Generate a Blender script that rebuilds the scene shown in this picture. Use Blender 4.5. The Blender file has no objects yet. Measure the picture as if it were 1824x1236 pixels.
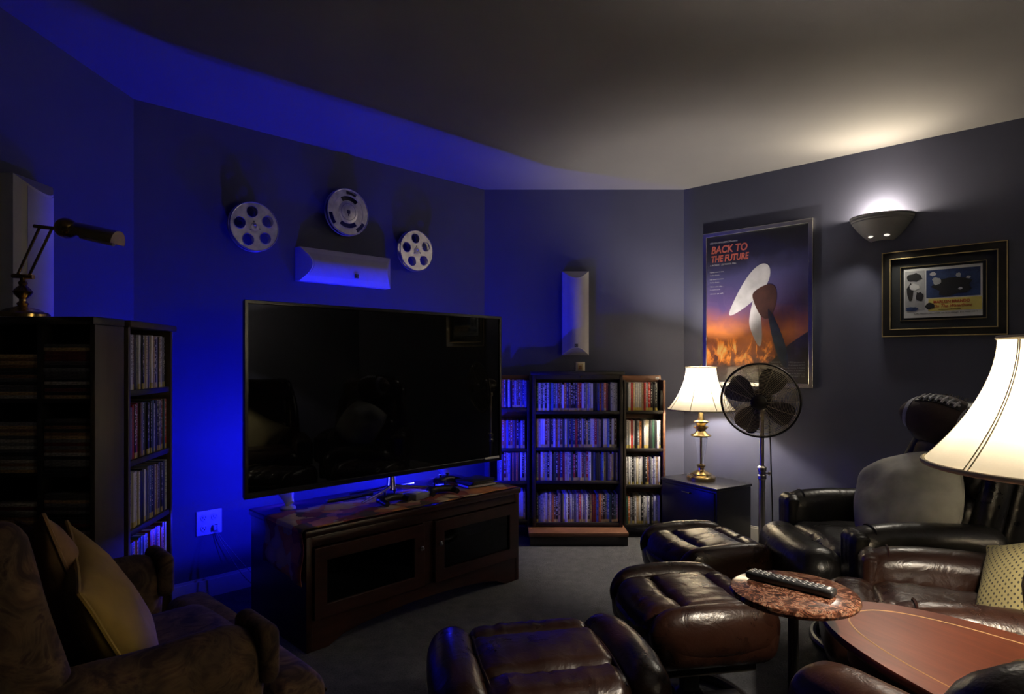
import bpy, bmesh, math, random
from mathutils import Matrix, Vector, noise

random.seed(7)
sc = bpy.context.scene
R = math.radians
PI = math.pi

# ------------------------------------------------------------------ camera
CAM_H = 1.21
cam_data = bpy.data.cameras.new('camera')
cam_data.sensor_fit = 'HORIZONTAL'
cam_data.sensor_width = 36.0
cam_data.lens = 36.0 * 1120.0 / 1824.0
cam_data.shift_y = 22.0 / 1824.0
cam_data.clip_start = 0.02
cam = bpy.data.objects.new('camera', cam_data)
sc.collection.objects.link(cam)
cam.location = (0, 0, CAM_H)
cam.rotation_euler = (R(90), 0, 0)
sc.camera = cam

# ------------------------------------------------------------------ world, exposure
world = bpy.data.worlds.new('world')
sc.world = world
world.use_nodes = True
world.node_tree.nodes['Background'].inputs[0].default_value = (0.01, 0.012, 0.02, 1)
world.node_tree.nodes['Background'].inputs[1].default_value = 0.3
sc.view_settings.view_transform = 'Standard'
sc.view_settings.look = 'None'
sc.view_settings.gamma = 1.0
sc.view_settings.use_curve_mapping = False
sc.view_settings.exposure = 0.0

# lamp strengths (the lights themselves are made in each lamp's builder)
BLUE_W = 60.0
TABLE_W = 74.0
FRONT_W = 56.0
SCONCE_W = 34.0
FILL_W = 92.0  # added fill lamp, out of view
WARM = (1.0, 0.89, 0.75)

# ------------------------------------------------------------------ materials
MATS = {}
def new_mat(name):
    m = bpy.data.materials.new(name); m.use_nodes = True
    MATS[name] = m
    nt = m.node_tree
    return m, nt, nt.nodes['Principled BSDF']

def lnk(nt, a, b): nt.links.new(a, b)

def coords(nt, kind='Object', scale=(1, 1, 1)):
    tc = nt.nodes.new('ShaderNodeTexCoord')
    mp = nt.nodes.new('ShaderNodeMapping')
    mp.inputs['Scale'].default_value = scale
    lnk(nt, tc.outputs[kind], mp.inputs['Vector'])
    return mp.outputs['Vector']

def noise_tex(nt, vec, scale, detail=3, rough=0.5, dist=0.0):
    n = nt.nodes.new('ShaderNodeTexNoise')
    n.inputs['Scale'].default_value = scale
    n.inputs['Detail'].default_value = detail
    n.inputs['Roughness'].default_value = rough
    n.inputs['Distortion'].default_value = dist
    lnk(nt, vec, n.inputs['Vector'])
    return n

def ramp(nt, fac, stops, interp='LINEAR'):
    r = nt.nodes.new('ShaderNodeValToRGB')
    r.color_ramp.interpolation = interp
    els = r.color_ramp.elements
    while len(els) < len(stops): els.new(0.5)
    for e, (p, c) in zip(els, stops):
        e.position = p; e.color = (c[0], c[1], c[2], 1)
    lnk(nt, fac, r.inputs['Fac'])
    return r.outputs['Color']

def bump(nt, bsdf, height, strength=0.2, dist=0.01):
    b = nt.nodes.new('ShaderNodeBump')
    b.inputs['Strength'].default_value = strength
    b.inputs['Distance'].default_value = dist
    lnk(nt, height, b.inputs['Height'])
    lnk(nt, b.outputs['Normal'], bsdf.inputs['Normal'])

def mat(name, col, rough=0.6, metal=0.0, var=0.15, nscale=12.0, bstr=0.0, bscale=200.0, spec=0.5, scale=(1, 1, 1), coat=0.0):
    m, nt, b = new_mat(name)
    v = coords(nt, 'Object', scale)
    n = noise_tex(nt, v, nscale, 4)
    c0 = tuple(max(0, c * (1 - var)) for c in col); c1 = tuple(min(1, c * (1 + var)) for c in col)
    lnk(nt, ramp(nt, n.outputs['Fac'], [(0.3, c0), (0.7, c1)]), b.inputs['Base Color'])
    b.inputs['Roughness'].default_value = rough
    b.inputs['Metallic'].default_value = metal
    b.inputs['Specular IOR Level'].default_value = spec
    b.inputs['Coat Weight'].default_value = coat
    if bstr > 0:
        n2 = noise_tex(nt, v, bscale, 2)
        bump(nt, b, n2.outputs['Fac'], bstr, 0.004)
    return m

mat('wall_paint', (0.054, 0.059, 0.096), 0.75, var=0.05, nscale=3, bstr=0.05, bscale=160, spec=0.25)
mat('ceiling_paint', (0.160, 0.158, 0.165), 0.85, var=0.03, nscale=3, bstr=0.06, bscale=120, spec=0.2)
mat('baseboard_paint', (0.42, 0.40, 0.37), 0.5, var=0.05)
mat('black_wood', (0.016, 0.013, 0.011), 0.38, var=0.3, nscale=6, scale=(1, 1, 8))
mat('dark_wood', (0.020, 0.012, 0.008), 0.45, var=0.4, nscale=5, scale=(9, 9, 1))
mat('cherry_wood', (0.024, 0.0056, 0.0034), 0.32, var=0.45, nscale=7, scale=(1, 6, 6))
mat('cabinet_brown', (0.150, 0.062, 0.030), 0.45, var=0.3, nscale=7, scale=(1, 1, 6))
mat('tower_wood', (0.050, 0.034, 0.018), 0.42, var=0.2, nscale=5, scale=(6, 6, 1))
mat('sub_black', (0.012, 0.012, 0.016), 0.35, var=0.2)
mat('black_plastic', (0.010, 0.010, 0.011), 0.38, var=0.2)
mat('tv_bezel', (0.006, 0.006, 0.007), 0.25, var=0.1)
mat('button_grey', (0.22, 0.22, 0.22), 0.5, var=0.05)
mat('white_plastic', (0.55, 0.53, 0.50), 0.45, var=0.05)
mat('speaker_white', (0.40, 0.385, 0.38), 0.5, var=0.04)
mat('cloth_grille', (0.36, 0.345, 0.35), 0.8, var=0.05, bstr=0.2, bscale=900)
mat('brass', (0.62, 0.42, 0.14), 0.22, metal=1.0, var=0.12)
mat('antique_brass', (0.50, 0.38, 0.18), 0.25, metal=1.0, var=0.12)
mat('chrome', (0.62, 0.60, 0.56), 0.22, metal=1.0, var=0.05)
mat('nickel', (0.50, 0.46, 0.38), 0.3, metal=1.0, var=0.08)
mat('reel_metal', (0.42, 0.40, 0.37), 0.33, metal=0.85, var=0.25, nscale=25)
mat('reel_label', (0.10, 0.10, 0.10), 0.5, var=0.2)
mat('sconce_plaster', (0.12, 0.12, 0.13), 0.6, var=0.05)
mat('fan_dark', (0.022, 0.018, 0.014), 0.35, var=0.2)
mat('fan_wire', (0.45, 0.39, 0.28), 0.35, metal=0.8, var=0.1)
mat('silver_frame', (0.72, 0.70, 0.66), 0.25, metal=1.0, var=0.05)
mat('black_frame', (0.012, 0.011, 0.010), 0.25, var=0.2)
mat('gold_line', (0.55, 0.42, 0.20), 0.35, metal=0.8, var=0.1)
mat('mat_board', (0.020, 0.022, 0.026), 0.8, var=0.1)
mat('card_white', (0.66, 0.66, 0.67), 0.6, var=0.04)
mat('card_yellow', (0.72, 0.60, 0.16), 0.6, var=0.12)
mat('print_grey', (0.40, 0.40, 0.42), 0.6, var=0.1, nscale=30)
mat('print_black', (0.012, 0.012, 0.014), 0.6, var=0.1)
mat('print_red', (0.45, 0.05, 0.02), 0.6, var=0.1)
mat('print_blue', (0.022, 0.045, 0.15), 0.6, var=0.3, nscale=40)
mat('print_pale', (0.52, 0.50, 0.54), 0.5, var=0.25, nscale=10)
mat('print_orange', (0.55, 0.13, 0.09), 0.5, var=0.3, nscale=9)
mat('print_skin', (0.40, 0.22, 0.10), 0.5, var=0.3, nscale=9)
mat('print_brown', (0.060, 0.022, 0.016), 0.5, var=0.4, nscale=14)
mat('print_dusk', (0.045, 0.032, 0.030), 0.5, var=0.4, nscale=9)
mat('print_denim', (0.030, 0.040, 0.075), 0.5, var=0.4, nscale=14)
mat('grey_box', (0.22, 0.23, 0.27), 0.45, var=0.06)
mat('sage_velvet', (0.40, 0.405, 0.35), 0.75, var=0.38, nscale=7, bstr=0.15, bscale=60)
mat('gold_velvet', (0.29, 0.185, 0.035), 0.8, var=0.25, nscale=7, bstr=0.15, bscale=50)
mat('tan_velvet', (0.21, 0.115, 0.050), 0.8, var=0.3, nscale=8, bstr=0.15, bscale=50)
mat('football_brown', (0.030, 0.014, 0.010), 0.7, var=0.25, nscale=20, bstr=0.2, bscale=150)
mat('football_white', (0.30, 0.31, 0.36), 0.7, var=0.15, nscale=60)
mat('fringe_grey', (0.06, 0.055, 0.05), 0.8, var=0.5, nscale=60)
mat('cord_black', (0.008, 0.008, 0.008), 0.5, var=0.1)
mat('cord_grey', (0.12, 0.12, 0.12), 0.5, var=0.05)
mat('cord_white', (0.45, 0.45, 0.45), 0.5, var=0.05)
mat('cream_trim', (0.62, 0.56, 0.42), 0.7, var=0.06)
mat('inlay_wood', (0.26, 0.16, 0.075), 0.3, var=0.15)

# leather: worn, creased
def leather(name, col, rough=0.30):
    m, nt, b = new_mat(name)
    v = coords(nt, 'Object')
    n = noise_tex(nt, v, 6, 5, 0.6)
    lnk(nt, ramp(nt, n.outputs['Fac'], [(0.3, tuple(c * 0.7 for c in col)), (0.7, tuple(c * 1.3 for c in col))]), b.inputs['Base Color'])
    rr = ramp(nt, n.outputs['Fac'], [(0.25, (rough * 0.8,) * 3), (0.8, (rough * 1.3,) * 3)])
    lnk(nt, rr, b.inputs['Roughness'])
    w = noise_tex(nt, v, 14, 4, 0.55, 0.9)
    g = noise_tex(nt, v, 240, 2)
    mx = nt.nodes.new('ShaderNodeMath'); mx.operation = 'MULTIPLY_ADD'
    mx.inputs[1].default_value = 0.10
    lnk(nt, g.outputs['Fac'], mx.inputs[0]); lnk(nt, w.outputs['Fac'], mx.inputs[2])
    bump(nt, b, mx.outputs[0], 0.20, 0.02)
    b.inputs['Specular IOR Level'].default_value = 0.55
    return m
leather('leather', (0.0215, 0.0078, 0.0045), 0.29)
leather('leather_black', (0.009, 0.0078, 0.0074), 0.30)

# carpet
def carpet():
    m, nt, b = new_mat('carpet')
    v = coords(nt, 'Object')
    n1 = noise_tex(nt, v, 130, 3, 0.8); n2 = noise_tex(nt, v, 18, 4)
    mx = nt.nodes.new('ShaderNodeMath'); mx.operation = 'MULTIPLY_ADD'; mx.inputs[1].default_value = 0.7
    lnk(nt, n1.outputs['Fac'], mx.inputs[0])
    m2 = nt.nodes.new('ShaderNodeMath'); m2.operation = 'MULTIPLY'; m2.inputs[1].default_value = 0.35
    lnk(nt, n2.outputs['Fac'], m2.inputs[0]); lnk(nt, m2.outputs[0], mx.inputs[2])
    lnk(nt, ramp(nt, mx.outputs[0], [(0.32, (0.046, 0.048, 0.054)), (0.72, (0.130, 0.130, 0.138))]), b.inputs['Base Color'])
    b.inputs['Roughness'].default_value = 0.95
    b.inputs['Specular IOR Level'].default_value = 0.1
    bump(nt, b, n1.outputs['Fac'], 0.6, 0.01)
carpet()

# spine material: the case colour comes from each object, lettering from noise
def spine(name, gain=1.0):
    m, nt, b = new_mat(name)
    oi = nt.nodes.new('ShaderNodeObjectInfo')
    tc = nt.nodes.new('ShaderNodeTexCoord')
    off = nt.nodes.new('ShaderNodeVectorMath'); off.operation = 'MULTIPLY_ADD'
    cmb = nt.nodes.new('ShaderNodeCombineXYZ')
    mul = nt.nodes.new('ShaderNodeMath'); mul.operation = 'MULTIPLY'; mul.inputs[1].default_value = 37.0
    lnk(nt, oi.outputs['Random'], mul.inputs[0])
    for i in range(3): lnk(nt, mul.outputs[0], cmb.inputs[i])
    lnk(nt, tc.outputs['Object'], off.inputs[0]); off.inputs[1].default_value = (60, 20, 210)
    lnk(nt, cmb.outputs[0], off.inputs[2])
    n = noise_tex(nt, off.outputs[0], 1.0, 1)
    sep = nt.nodes.new('ShaderNodeSeparateXYZ'); lnk(nt, tc.outputs['Object'], sep.inputs[0])
    # lettering: where the noise is high, towards pale or dark depending on case
    f0 = ramp(nt, n.outputs['Fac'], [(0.50, (0, 0, 0)), (0.58, (0.85, 0.85, 0.85))])
    ab = nt.nodes.new('ShaderNodeMath'); ab.operation = 'ABSOLUTE'; lnk(nt, sep.outputs['X'], ab.inputs[0])
    mid = nt.nodes.new('ShaderNodeMath'); mid.operation = 'LESS_THAN'; mid.inputs[1].default_value = 0.0036; lnk(nt, ab.outputs[0], mid.inputs[0])
    up = nt.nodes.new('ShaderNodeMath'); up.operation = 'GREATER_THAN'; up.inputs[1].default_value = 0.045; lnk(nt, sep.outputs['Z'], up.inputs[0])
    q1 = nt.nodes.new('ShaderNodeMath'); q1.operation = 'MULTIPLY'; lnk(nt, mid.outputs[0], q1.inputs[0]); lnk(nt, up.outputs[0], q1.inputs[1])
    q2 = nt.nodes.new('ShaderNodeMath'); q2.operation = 'MULTIPLY'; lnk(nt, q1.outputs[0], q2.inputs[0]); lnk(nt, f0, q2.inputs[1])
    fac = q2.outputs[0]
    gt = nt.nodes.new('ShaderNodeMath'); gt.operation = 'GREATER_THAN'; gt.inputs[1].default_value = 0.45
    rnd = nt.nodes.new('ShaderNodeMath'); rnd.operation = 'FRACT'; lnk(nt, mul.outputs[0], rnd.inputs[0])
    lnk(nt, rnd.outputs[0], gt.inputs[0])
    ink = nt.nodes.new('ShaderNodeMixRGB'); ink.inputs[1].default_value = (0.02, 0.02, 0.03, 1); ink.inputs[2].default_value = (0.75, 0.72, 0.66, 1)
    lnk(nt, gt.outputs[0], ink.inputs[0])
    mx = nt.nodes.new('ShaderNodeMixRGB')
    lnk(nt, fac, mx.inputs[0]); lnk(nt, oi.outputs['Color'], mx.inputs[1]); lnk(nt, ink.outputs[0], mx.inputs[2])
    # maker's strip at the foot of the spine
    lt = nt.nodes.new('ShaderNodeMath'); lt.operation = 'LESS_THAN'; lt.inputs[1].default_value = 0.020
    lnk(nt, sep.outputs['Z'], lt.inputs[0])
    ft = nt.nodes.new('ShaderNodeMixRGB'); ft.inputs[2].default_value = (0.62, 0.50, 0.14, 1)
    m3 = nt.nodes.new('ShaderNodeMath'); m3.operation = 'MULTIPLY'
    lnk(nt, lt.outputs[0], m3.inputs[0]); lnk(nt, gt.outputs[0], m3.inputs[1])
    lnk(nt, m3.outputs[0], ft.inputs[0]); lnk(nt, mx.outputs[0], ft.inputs[1])
    lnk(nt, ft.outputs[0], b.inputs['Base Color'])
    b.inputs['Roughness'].default_value = 0.35
spine('spine')

def cd_mat():
    m, nt, b = new_mat('cd_case')
    oi = nt.nodes.new('ShaderNodeObjectInfo')
    v = coords(nt, 'Object', (90, 90, 300))
    n = noise_tex(nt, v, 1, 1)
    mx = nt.nodes.new('ShaderNodeMixRGB'); mx.blend_type = 'MULTIPLY'; mx.inputs[0].default_value = 0.7
    lnk(nt, oi.outputs['Color'], mx.inputs[1]); lnk(nt, ramp(nt, n.outputs['Fac'], [(0.4, (0.3, 0.3, 0.3)), (0.6, (1, 1, 1))]), mx.inputs[2])
    lnk(nt, mx.outputs[0], b.inputs['Base Color']); b.inputs['Roughness'].default_value = 0.3
cd_mat()

# floral brocade
def brocade():
    m, nt, b = new_mat('brocade')
    v = coords(nt, 'Object')
    n = noise_tex(nt, v, 14, 4, 0.6, 1.2)
    vo = nt.nodes.new('ShaderNodeTexVoronoi'); vo.inputs['Scale'].default_value = 16
    lnk(nt, v, vo.inputs['Vector'])
    a = ramp(nt, n.outputs['Fac'], [(0.36, (0.038, 0.014, 0.010)), (0.46, (0.10, 0.053, 0.024)), (0.55, (0.155, 0.098, 0.047)), (0.64, (0.060, 0.022, 0.014))])
    mx = nt.nodes.new('ShaderNodeMixRGB'); mx.blend_type = 'MULTIPLY'; mx.inputs[0].default_value = 0.75
    lnk(nt, a, mx.inputs[1]); lnk(nt, ramp(nt, vo.outputs['Distance'], [(0.1, (1, 0.95, 0.9)), (0.6, (0.35, 0.3, 0.3))]), mx.inputs[2])
    lnk(nt, mx.outputs[0], b.inputs['Base Color']); b.inputs['Roughness'].default_value = 0.85
    bump(nt, b, n.outputs['Fac'], 0.2, 0.01)
brocade()

# autumn leaf runner
def runner():
    m, nt, b = new_mat('leaf_print')
    v = coords(nt, 'Object', (1, 1, 1))
    nz = noise_tex(nt, v, 10, 3)
    ad = nt.nodes.new('ShaderNodeMixRGB'); ad.blend_type = 'ADD'; ad.inputs[0].default_value = 0.10
    lnk(nt, v, ad.inputs[1]); lnk(nt, nz.outputs['Color'], ad.inputs[2])
    vo = nt.nodes.new('ShaderNodeTexVoronoi'); vo.inputs['Scale'].default_value = 13
    lnk(nt, ad.outputs[0], vo.inputs['Vector'])
    sep = nt.nodes.new('ShaderNodeSeparateColor'); lnk(nt, vo.outputs['Color'], sep.inputs[0])
    c = ramp(nt, sep.outputs[0], [(0.0, (0.42, 0.10, 0.04)), (0.18, (0.68, 0.50, 0.25)), (0.36, (0.26, 0.06, 0.06)), (0.52, (0.72, 0.28, 0.08)),
                                  (0.66, (0.60, 0.48, 0.30)), (0.80, (0.10, 0.07, 0.03)), (0.9, (0.50, 0.20, 0.13))], 'CONSTANT')
    mx = nt.nodes.new('ShaderNodeMixRGB'); mx.blend_type = 'MULTIPLY'; mx.inputs[0].default_value = 0.7
    lnk(nt, c, mx.inputs[1]); lnk(nt, ramp(nt, vo.outputs['Distance'], [(0.2, (1, 1, 1)), (0.75, (0.6, 0.55, 0.55))]), mx.inputs[2])
    lnk(nt, mx.outputs[0], b.inputs['Base Color']); b.inputs['Roughness'].default_value = 0.8
runner()

# marble
def marble():
    m, nt, b = new_mat('marble')
    v = coords(nt, 'Object')
    n = noise_tex(nt, v, 34, 6, 0.7, 1.8)
    n2 = noise_tex(nt, v, 120, 4, 0.7, 0.8)
    a = ramp(nt, n.outputs['Fac'], [(0.32, (0.010, 0.005, 0.004)), (0.46, (0.050, 0.018, 0.011)), (0.54, (0.17, 0.065, 0.035)), (0.575, (0.30, 0.20, 0.14)), (0.60, (0.05, 0.02, 0.012)), (0.75, (0.012, 0.006, 0.005))])
    mx = nt.nodes.new('ShaderNodeMixRGB'); mx.blend_type = 'MULTIPLY'; mx.inputs[0].default_value = 0.8
    lnk(nt, a, mx.inputs[1]); lnk(nt, ramp(nt, n2.outputs['Fac'], [(0.35, (0.3, 0.25, 0.22)), (0.6, (1, 1, 1))]), mx.inputs[2])
    lnk(nt, mx.outputs[0], b.inputs['Base Color']); b.inputs['Roughness'].default_value = 0.16
marble()

# polished table top wood
def table_wood():
    m, nt, b = new_mat('table_wood')
    v = coords(nt, 'Object', (14, 1.6, 1))
    n = noise_tex(nt, v, 4, 5, 0.6, 0.4)
    lnk(nt, ramp(nt, n.outputs['Fac'], [(0.3, (0.046, 0.0105, 0.0050)), (0.7, (0.085, 0.0215, 0.0095))]), b.inputs['Base Color'])
    b.inputs['Specular IOR Level'].default_value = 0.3
    b.inputs['Roughness'].default_value = 0.36
table_wood()

# dotted cushion
def dots():
    m, nt, b = new_mat('dotted_cloth')
    v = coords(nt, 'Object', (1, 1, 1))
    vm = nt.nodes.new('ShaderNodeVectorMath'); vm.operation = 'MULTIPLY'; vm.inputs[1].default_value = (66, 66, 0)
    rot = nt.nodes.new('ShaderNodeVectorRotate'); rot.rotation_type = 'Z_AXIS'; rot.inputs['Angle'].default_value = R(45)
    lnk(nt, v, vm.inputs[0]); lnk(nt, vm.outputs[0], rot.inputs['Vector'])
    fr = nt.nodes.new('ShaderNodeVectorMath'); fr.operation = 'FRACTION'; lnk(nt, rot.outputs[0], fr.inputs[0])
    ds = nt.nodes.new('ShaderNodeVectorMath'); ds.operation = 'DISTANCE'; ds.inputs[1].default_value = (0.5, 0.5, 0)
    lnk(nt, fr.outputs[0], ds.inputs[0])
    lnk(nt, ramp(nt, ds.outputs['Value'], [(0.20, (0.035, 0.030, 0.020)), (0.27, (0.265, 0.225, 0.095))]), b.inputs['Base Color'])
    b.inputs['Roughness'].default_value = 0.85
dots()

# lamp shade: cloth that lets the bulb's light through
def shade_mat(name, trans, col=(0.92, 0.84, 0.66)):
    m, nt, b = new_mat(name)
    out = nt.nodes['Material Output']
    v = coords(nt, 'Object')
    n = noise_tex(nt, v, 300, 2)
    d = nt.nodes.new('ShaderNodeBsdfDiffuse'); t = nt.nodes.new('ShaderNodeBsdfTranslucent'); mx = nt.nodes.new('ShaderNodeMixShader')
    c = ramp(nt, n.outputs['Fac'], [(0.3, tuple(k * 0.95 for k in col)), (0.7, col)])
    lnk(nt, c, d.inputs[0]); t.inputs[0].default_value = (trans * col[0], trans * col[1], trans * col[2], 1)
    ad = nt.nodes.new('ShaderNodeAddShader')
    dd = nt.nodes.new('ShaderNodeMixShader')
    d.inputs[0].default_value = (*col, 1)
    mx.inputs[0].default_value = 0.5
    lnk(nt, d.outputs[0], mx.inputs[1]); lnk(nt, t.outputs[0], mx.inputs[2])
    lnk(nt, mx.outputs[0], out.inputs['Surface'])
shade_mat('shade_cloth', 0.19)
shade_mat('shade_cloth_near', 0.20)
shade_mat('shade_cloth_fill', 0.95)

def emis(name, col, strength):
    m, nt, b = new_mat(name)
    b.inputs['Base Color'].default_value = (*col, 1)
    b.inputs['Emission Color'].default_value = (*col, 1)
    b.inputs['Emission Strength'].default_value = strength
emis('bulb_warm', (1.0, 0.85, 0.62), 6.0)
emis('bulb_blue', (0.02, 0.03, 1.0), 8.0)
emis('sconce_slot', (1.0, 0.95, 0.85), 0.9)
emis('amber_led', (1.0, 0.35, 0.05), 0.6)

def screen():
    m, nt, b = new_mat('tv_screen')
    b.inputs['Base Color'].default_value = (0.003, 0.003, 0.003, 1)
    b.inputs['Roughness'].default_value = 0.02
    b.inputs['Specular IOR Level'].default_value = 0.5
screen()

def glass(name, rough=0.0, tint=(1, 1, 1)):
    # thin picture or door glass: clear, with a mirror-like sheen
    m, nt, b = new_mat(name)
    out = nt.nodes['Material Output']
    tr = nt.nodes.new('ShaderNodeBsdfTransparent'); tr.inputs[0].default_value = (*tint, 1)
    gl = nt.nodes.new('ShaderNodeBsdfGlossy'); gl.inputs['Roughness'].default_value = rough
    fr = nt.nodes.new('ShaderNodeFresnel')
    ge = nt.nodes.new('ShaderNodeNewGeometry')      # same index from either side of the thin pane
    io = nt.nodes.new('ShaderNodeMapRange'); io.inputs['To Min'].default_value = 1.35; io.inputs['To Max'].default_value = 1 / 1.35
    lnk(nt, ge.outputs['Backfacing'], io.inputs['Value']); lnk(nt, io.outputs[0], fr.inputs[0])
    mx = nt.nodes.new('ShaderNodeMixShader')
    lnk(nt, fr.outputs[0], mx.inputs[0]); lnk(nt, tr.outputs[0], mx.inputs[1]); lnk(nt, gl.outputs[0], mx.inputs[2])
    lnk(nt, mx.outputs[0], out.inputs['Surface'])
glass('pane_glass', 0.02, (0.96, 0.97, 0.97))
glass('smoked_glass', 0.04, (0.25, 0.25, 0.27))
def crystal():
    m, nt, b = new_mat('crystal')
    b.inputs['Base Color'].default_value = (0.95, 0.97, 1, 1)
    b.inputs['Roughness'].default_value = 0.02
    b.inputs['Transmission Weight'].default_value = 1.0
    b.inputs['IOR'].default_value = 1.2
crystal()

# poster print: night sky over a burning road, abstract
def poster_print():
    m, nt, b = new_mat('poster_print')
    tc = nt.nodes.new('ShaderNodeTexCoord'); sep = nt.nodes.new('ShaderNodeSeparateXYZ'); lnk(nt, tc.outputs['Generated'], sep.inputs[0])
    n = noise_tex(nt, tc.outputs['Object'], 5, 4, 0.6, 0.3)
    md = nt.nodes.new('ShaderNodeMath'); md.operation = 'MULTIPLY_ADD'; md.inputs[1].default_value = 0.22
    sb = nt.nodes.new('ShaderNodeMath'); sb.operation = 'SUBTRACT'; sb.inputs[1].default_value = 0.11
    lnk(nt, n.outputs['Fac'], md.inputs[0]); lnk(nt, sep.outputs['Z'], md.inputs[2]); lnk(nt, md.outputs[0], sb.inputs[0])
    c = ramp(nt, sb.outputs[0], [(0.0, (0.06, 0.05, 0.055)), (0.10, (0.08, 0.035, 0.025)), (0.20, (0.22, 0.065, 0.025)), (0.33, (0.55, 0.17, 0.045)),
                                 (0.42, (0.24, 0.075, 0.07)), (0.51, (0.085, 0.05, 0.16)), (0.70, (0.075, 0.068, 0.20)), (0.84, (0.022, 0.020, 0.045)), (1.0, (0.010, 0.009, 0.014))])
    # flames low down
    v2 = coords(nt, 'Object', (9, 9, 5))
    f = noise_tex(nt, v2, 1.6, 5, 0.65, 0.8)
    band = ramp(nt, sep.outputs['Z'], [(0.10, (0, 0, 0)), (0.17, (0.72, 0.72, 0.72)), (0.24, (0.75, 0.75, 0.75)), (0.33, (0, 0, 0))])
    side = ramp(nt, sep.outputs['X'], [(0.0, (1, 1, 1)), (0.55, (1, 1, 1)), (0.80, (0, 0, 0))])
    a1 = nt.nodes.new('ShaderNodeMath'); a1.operation = 'MULTIPLY'; lnk(nt, band, a1.inputs[0]); lnk(nt, side, a1.inputs[1])
    a2 = nt.nodes.new('ShaderNodeMath'); a2.operation = 'MULTIPLY'; lnk(nt, a1.outputs[0], a2.inputs[0])
    lnk(nt, ramp(nt, f.outputs['Fac'], [(0.40, (0, 0, 0)), (0.60, (1, 1, 1))]), a2.inputs[1])
    fl = ramp(nt, a2.outputs[0], [(0.0, (0.30, 0.06, 0.015)), (0.4, (0.95, 0.32, 0.05)), (0.8, (1.0, 0.75, 0.30))])
    mx = nt.nodes.new('ShaderNodeMixRGB'); lnk(nt, ramp(nt, a2.outputs[0], [(0.05, (0, 0, 0)), (0.35, (1, 1, 1))]), mx.inputs[0])
    lnk(nt, c, mx.inputs[1]); lnk(nt, fl, mx.inputs[2])
    lnk(nt, mx.outputs[0], b.inputs['Base Color']); b.inputs['Roughness'].default_value = 0.5
poster_print()

# ------------------------------------------------------------------ mesh helpers
COL = sc.collection
def link(o): COL.objects.link(o); return o

def mesh_from(geo, name='mesh', smooth=True, angle=35):
    vs, fs = geo
    me = bpy.data.meshes.new(name)
    me.from_pydata([tuple(v) for v in vs], [], fs)
    bm = bmesh.new(); bm.from_mesh(me)
    bmesh.ops.recalc_face_normals(bm, faces=bm.faces)
    bm.to_mesh(me); bm.free()
    if smooth:
        me.shade_smooth()
        try: me.set_sharp_from_angle(angle=R(angle))
        except Exception: pass
    return me

def mk(name, geo, material, parent=None, loc=(0, 0, 0), rot=(0, 0, 0), smooth=True, angle=35):
    me = geo if isinstance(geo, bpy.types.Mesh) else mesh_from(geo, name, smooth, angle)
    if not me.materials: me.materials.append(MATS[material])
    o = bpy.data.objects.new(name, me); link(o)
    o.location = loc; o.rotation_euler = rot
    if parent: o.parent = parent
    return o

def tag(o, label, cat, group=None, kind=None):
    o['label'] = label; o['category'] = cat
    if group: o['group'] = group
    if kind: o['kind'] = kind
    return o

def thing(name, label, cat, loc=(0, 0, 0), rotz=0.0, group=None):
    o = bpy.data.objects.new(name, None); link(o)
    o.empty_display_size = 0.05
    o.location = loc; o.rotation_euler = (0, 0, rotz)
    return tag(o, label, cat, group)

def struct(name, geo, material, smooth=False):
    o = mk(name, geo, material, smooth=smooth); o['kind'] = 'structure'
    return o

def join(*geos):
    vs, fs = [], []
    for g in geos:
        k = len(vs); vs += [tuple(v) for v in g[0]]; fs += [tuple(i + k for i in f) for f in g[1]]
    return vs, fs

def xf(geo, m): return [tuple(m @ Vector(v)) for v in geo[0]], geo[1]
def mv(geo, x, y, z): return [(v[0] + x, v[1] + y, v[2] + z) for v in geo[0]], geo[1]

def box(x0, x1, y0, y1, z0, z1, b=0.0):
    """box with chamfered edges when b > 0"""
    if b <= 0:
        vs = [(x, y, z) for x in (x0, x1) for y in (y0, y1) for z in (z0, z1)]
        return vs, [(0, 1, 3, 2), (4, 6, 7, 5), (0, 4, 5, 1), (2, 3, 7, 6), (0, 2, 6, 4), (1, 5, 7, 3)]
    bm = bmesh.new()
    bmesh.ops.create_cube(bm, size=1)
    for v in bm.verts:
        v.co = Vector(((x0 + x1) / 2 + v.co.x * (x1 - x0), (y0 + y1) / 2 + v.co.y * (y1 - y0), (z0 + z1) / 2 + v.co.z * (z1 - z0)))
    bmesh.ops.bevel(bm, geom=bm.edges[:], offset=b, segments=2, affect='EDGES', profile=0.5)
    bm.verts.index_update()
    vs = [tuple(v.co) for v in bm.verts]; fs = [tuple(v.index for v in f.verts) for f in bm.faces]
    bm.free()
    return vs, fs

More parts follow.
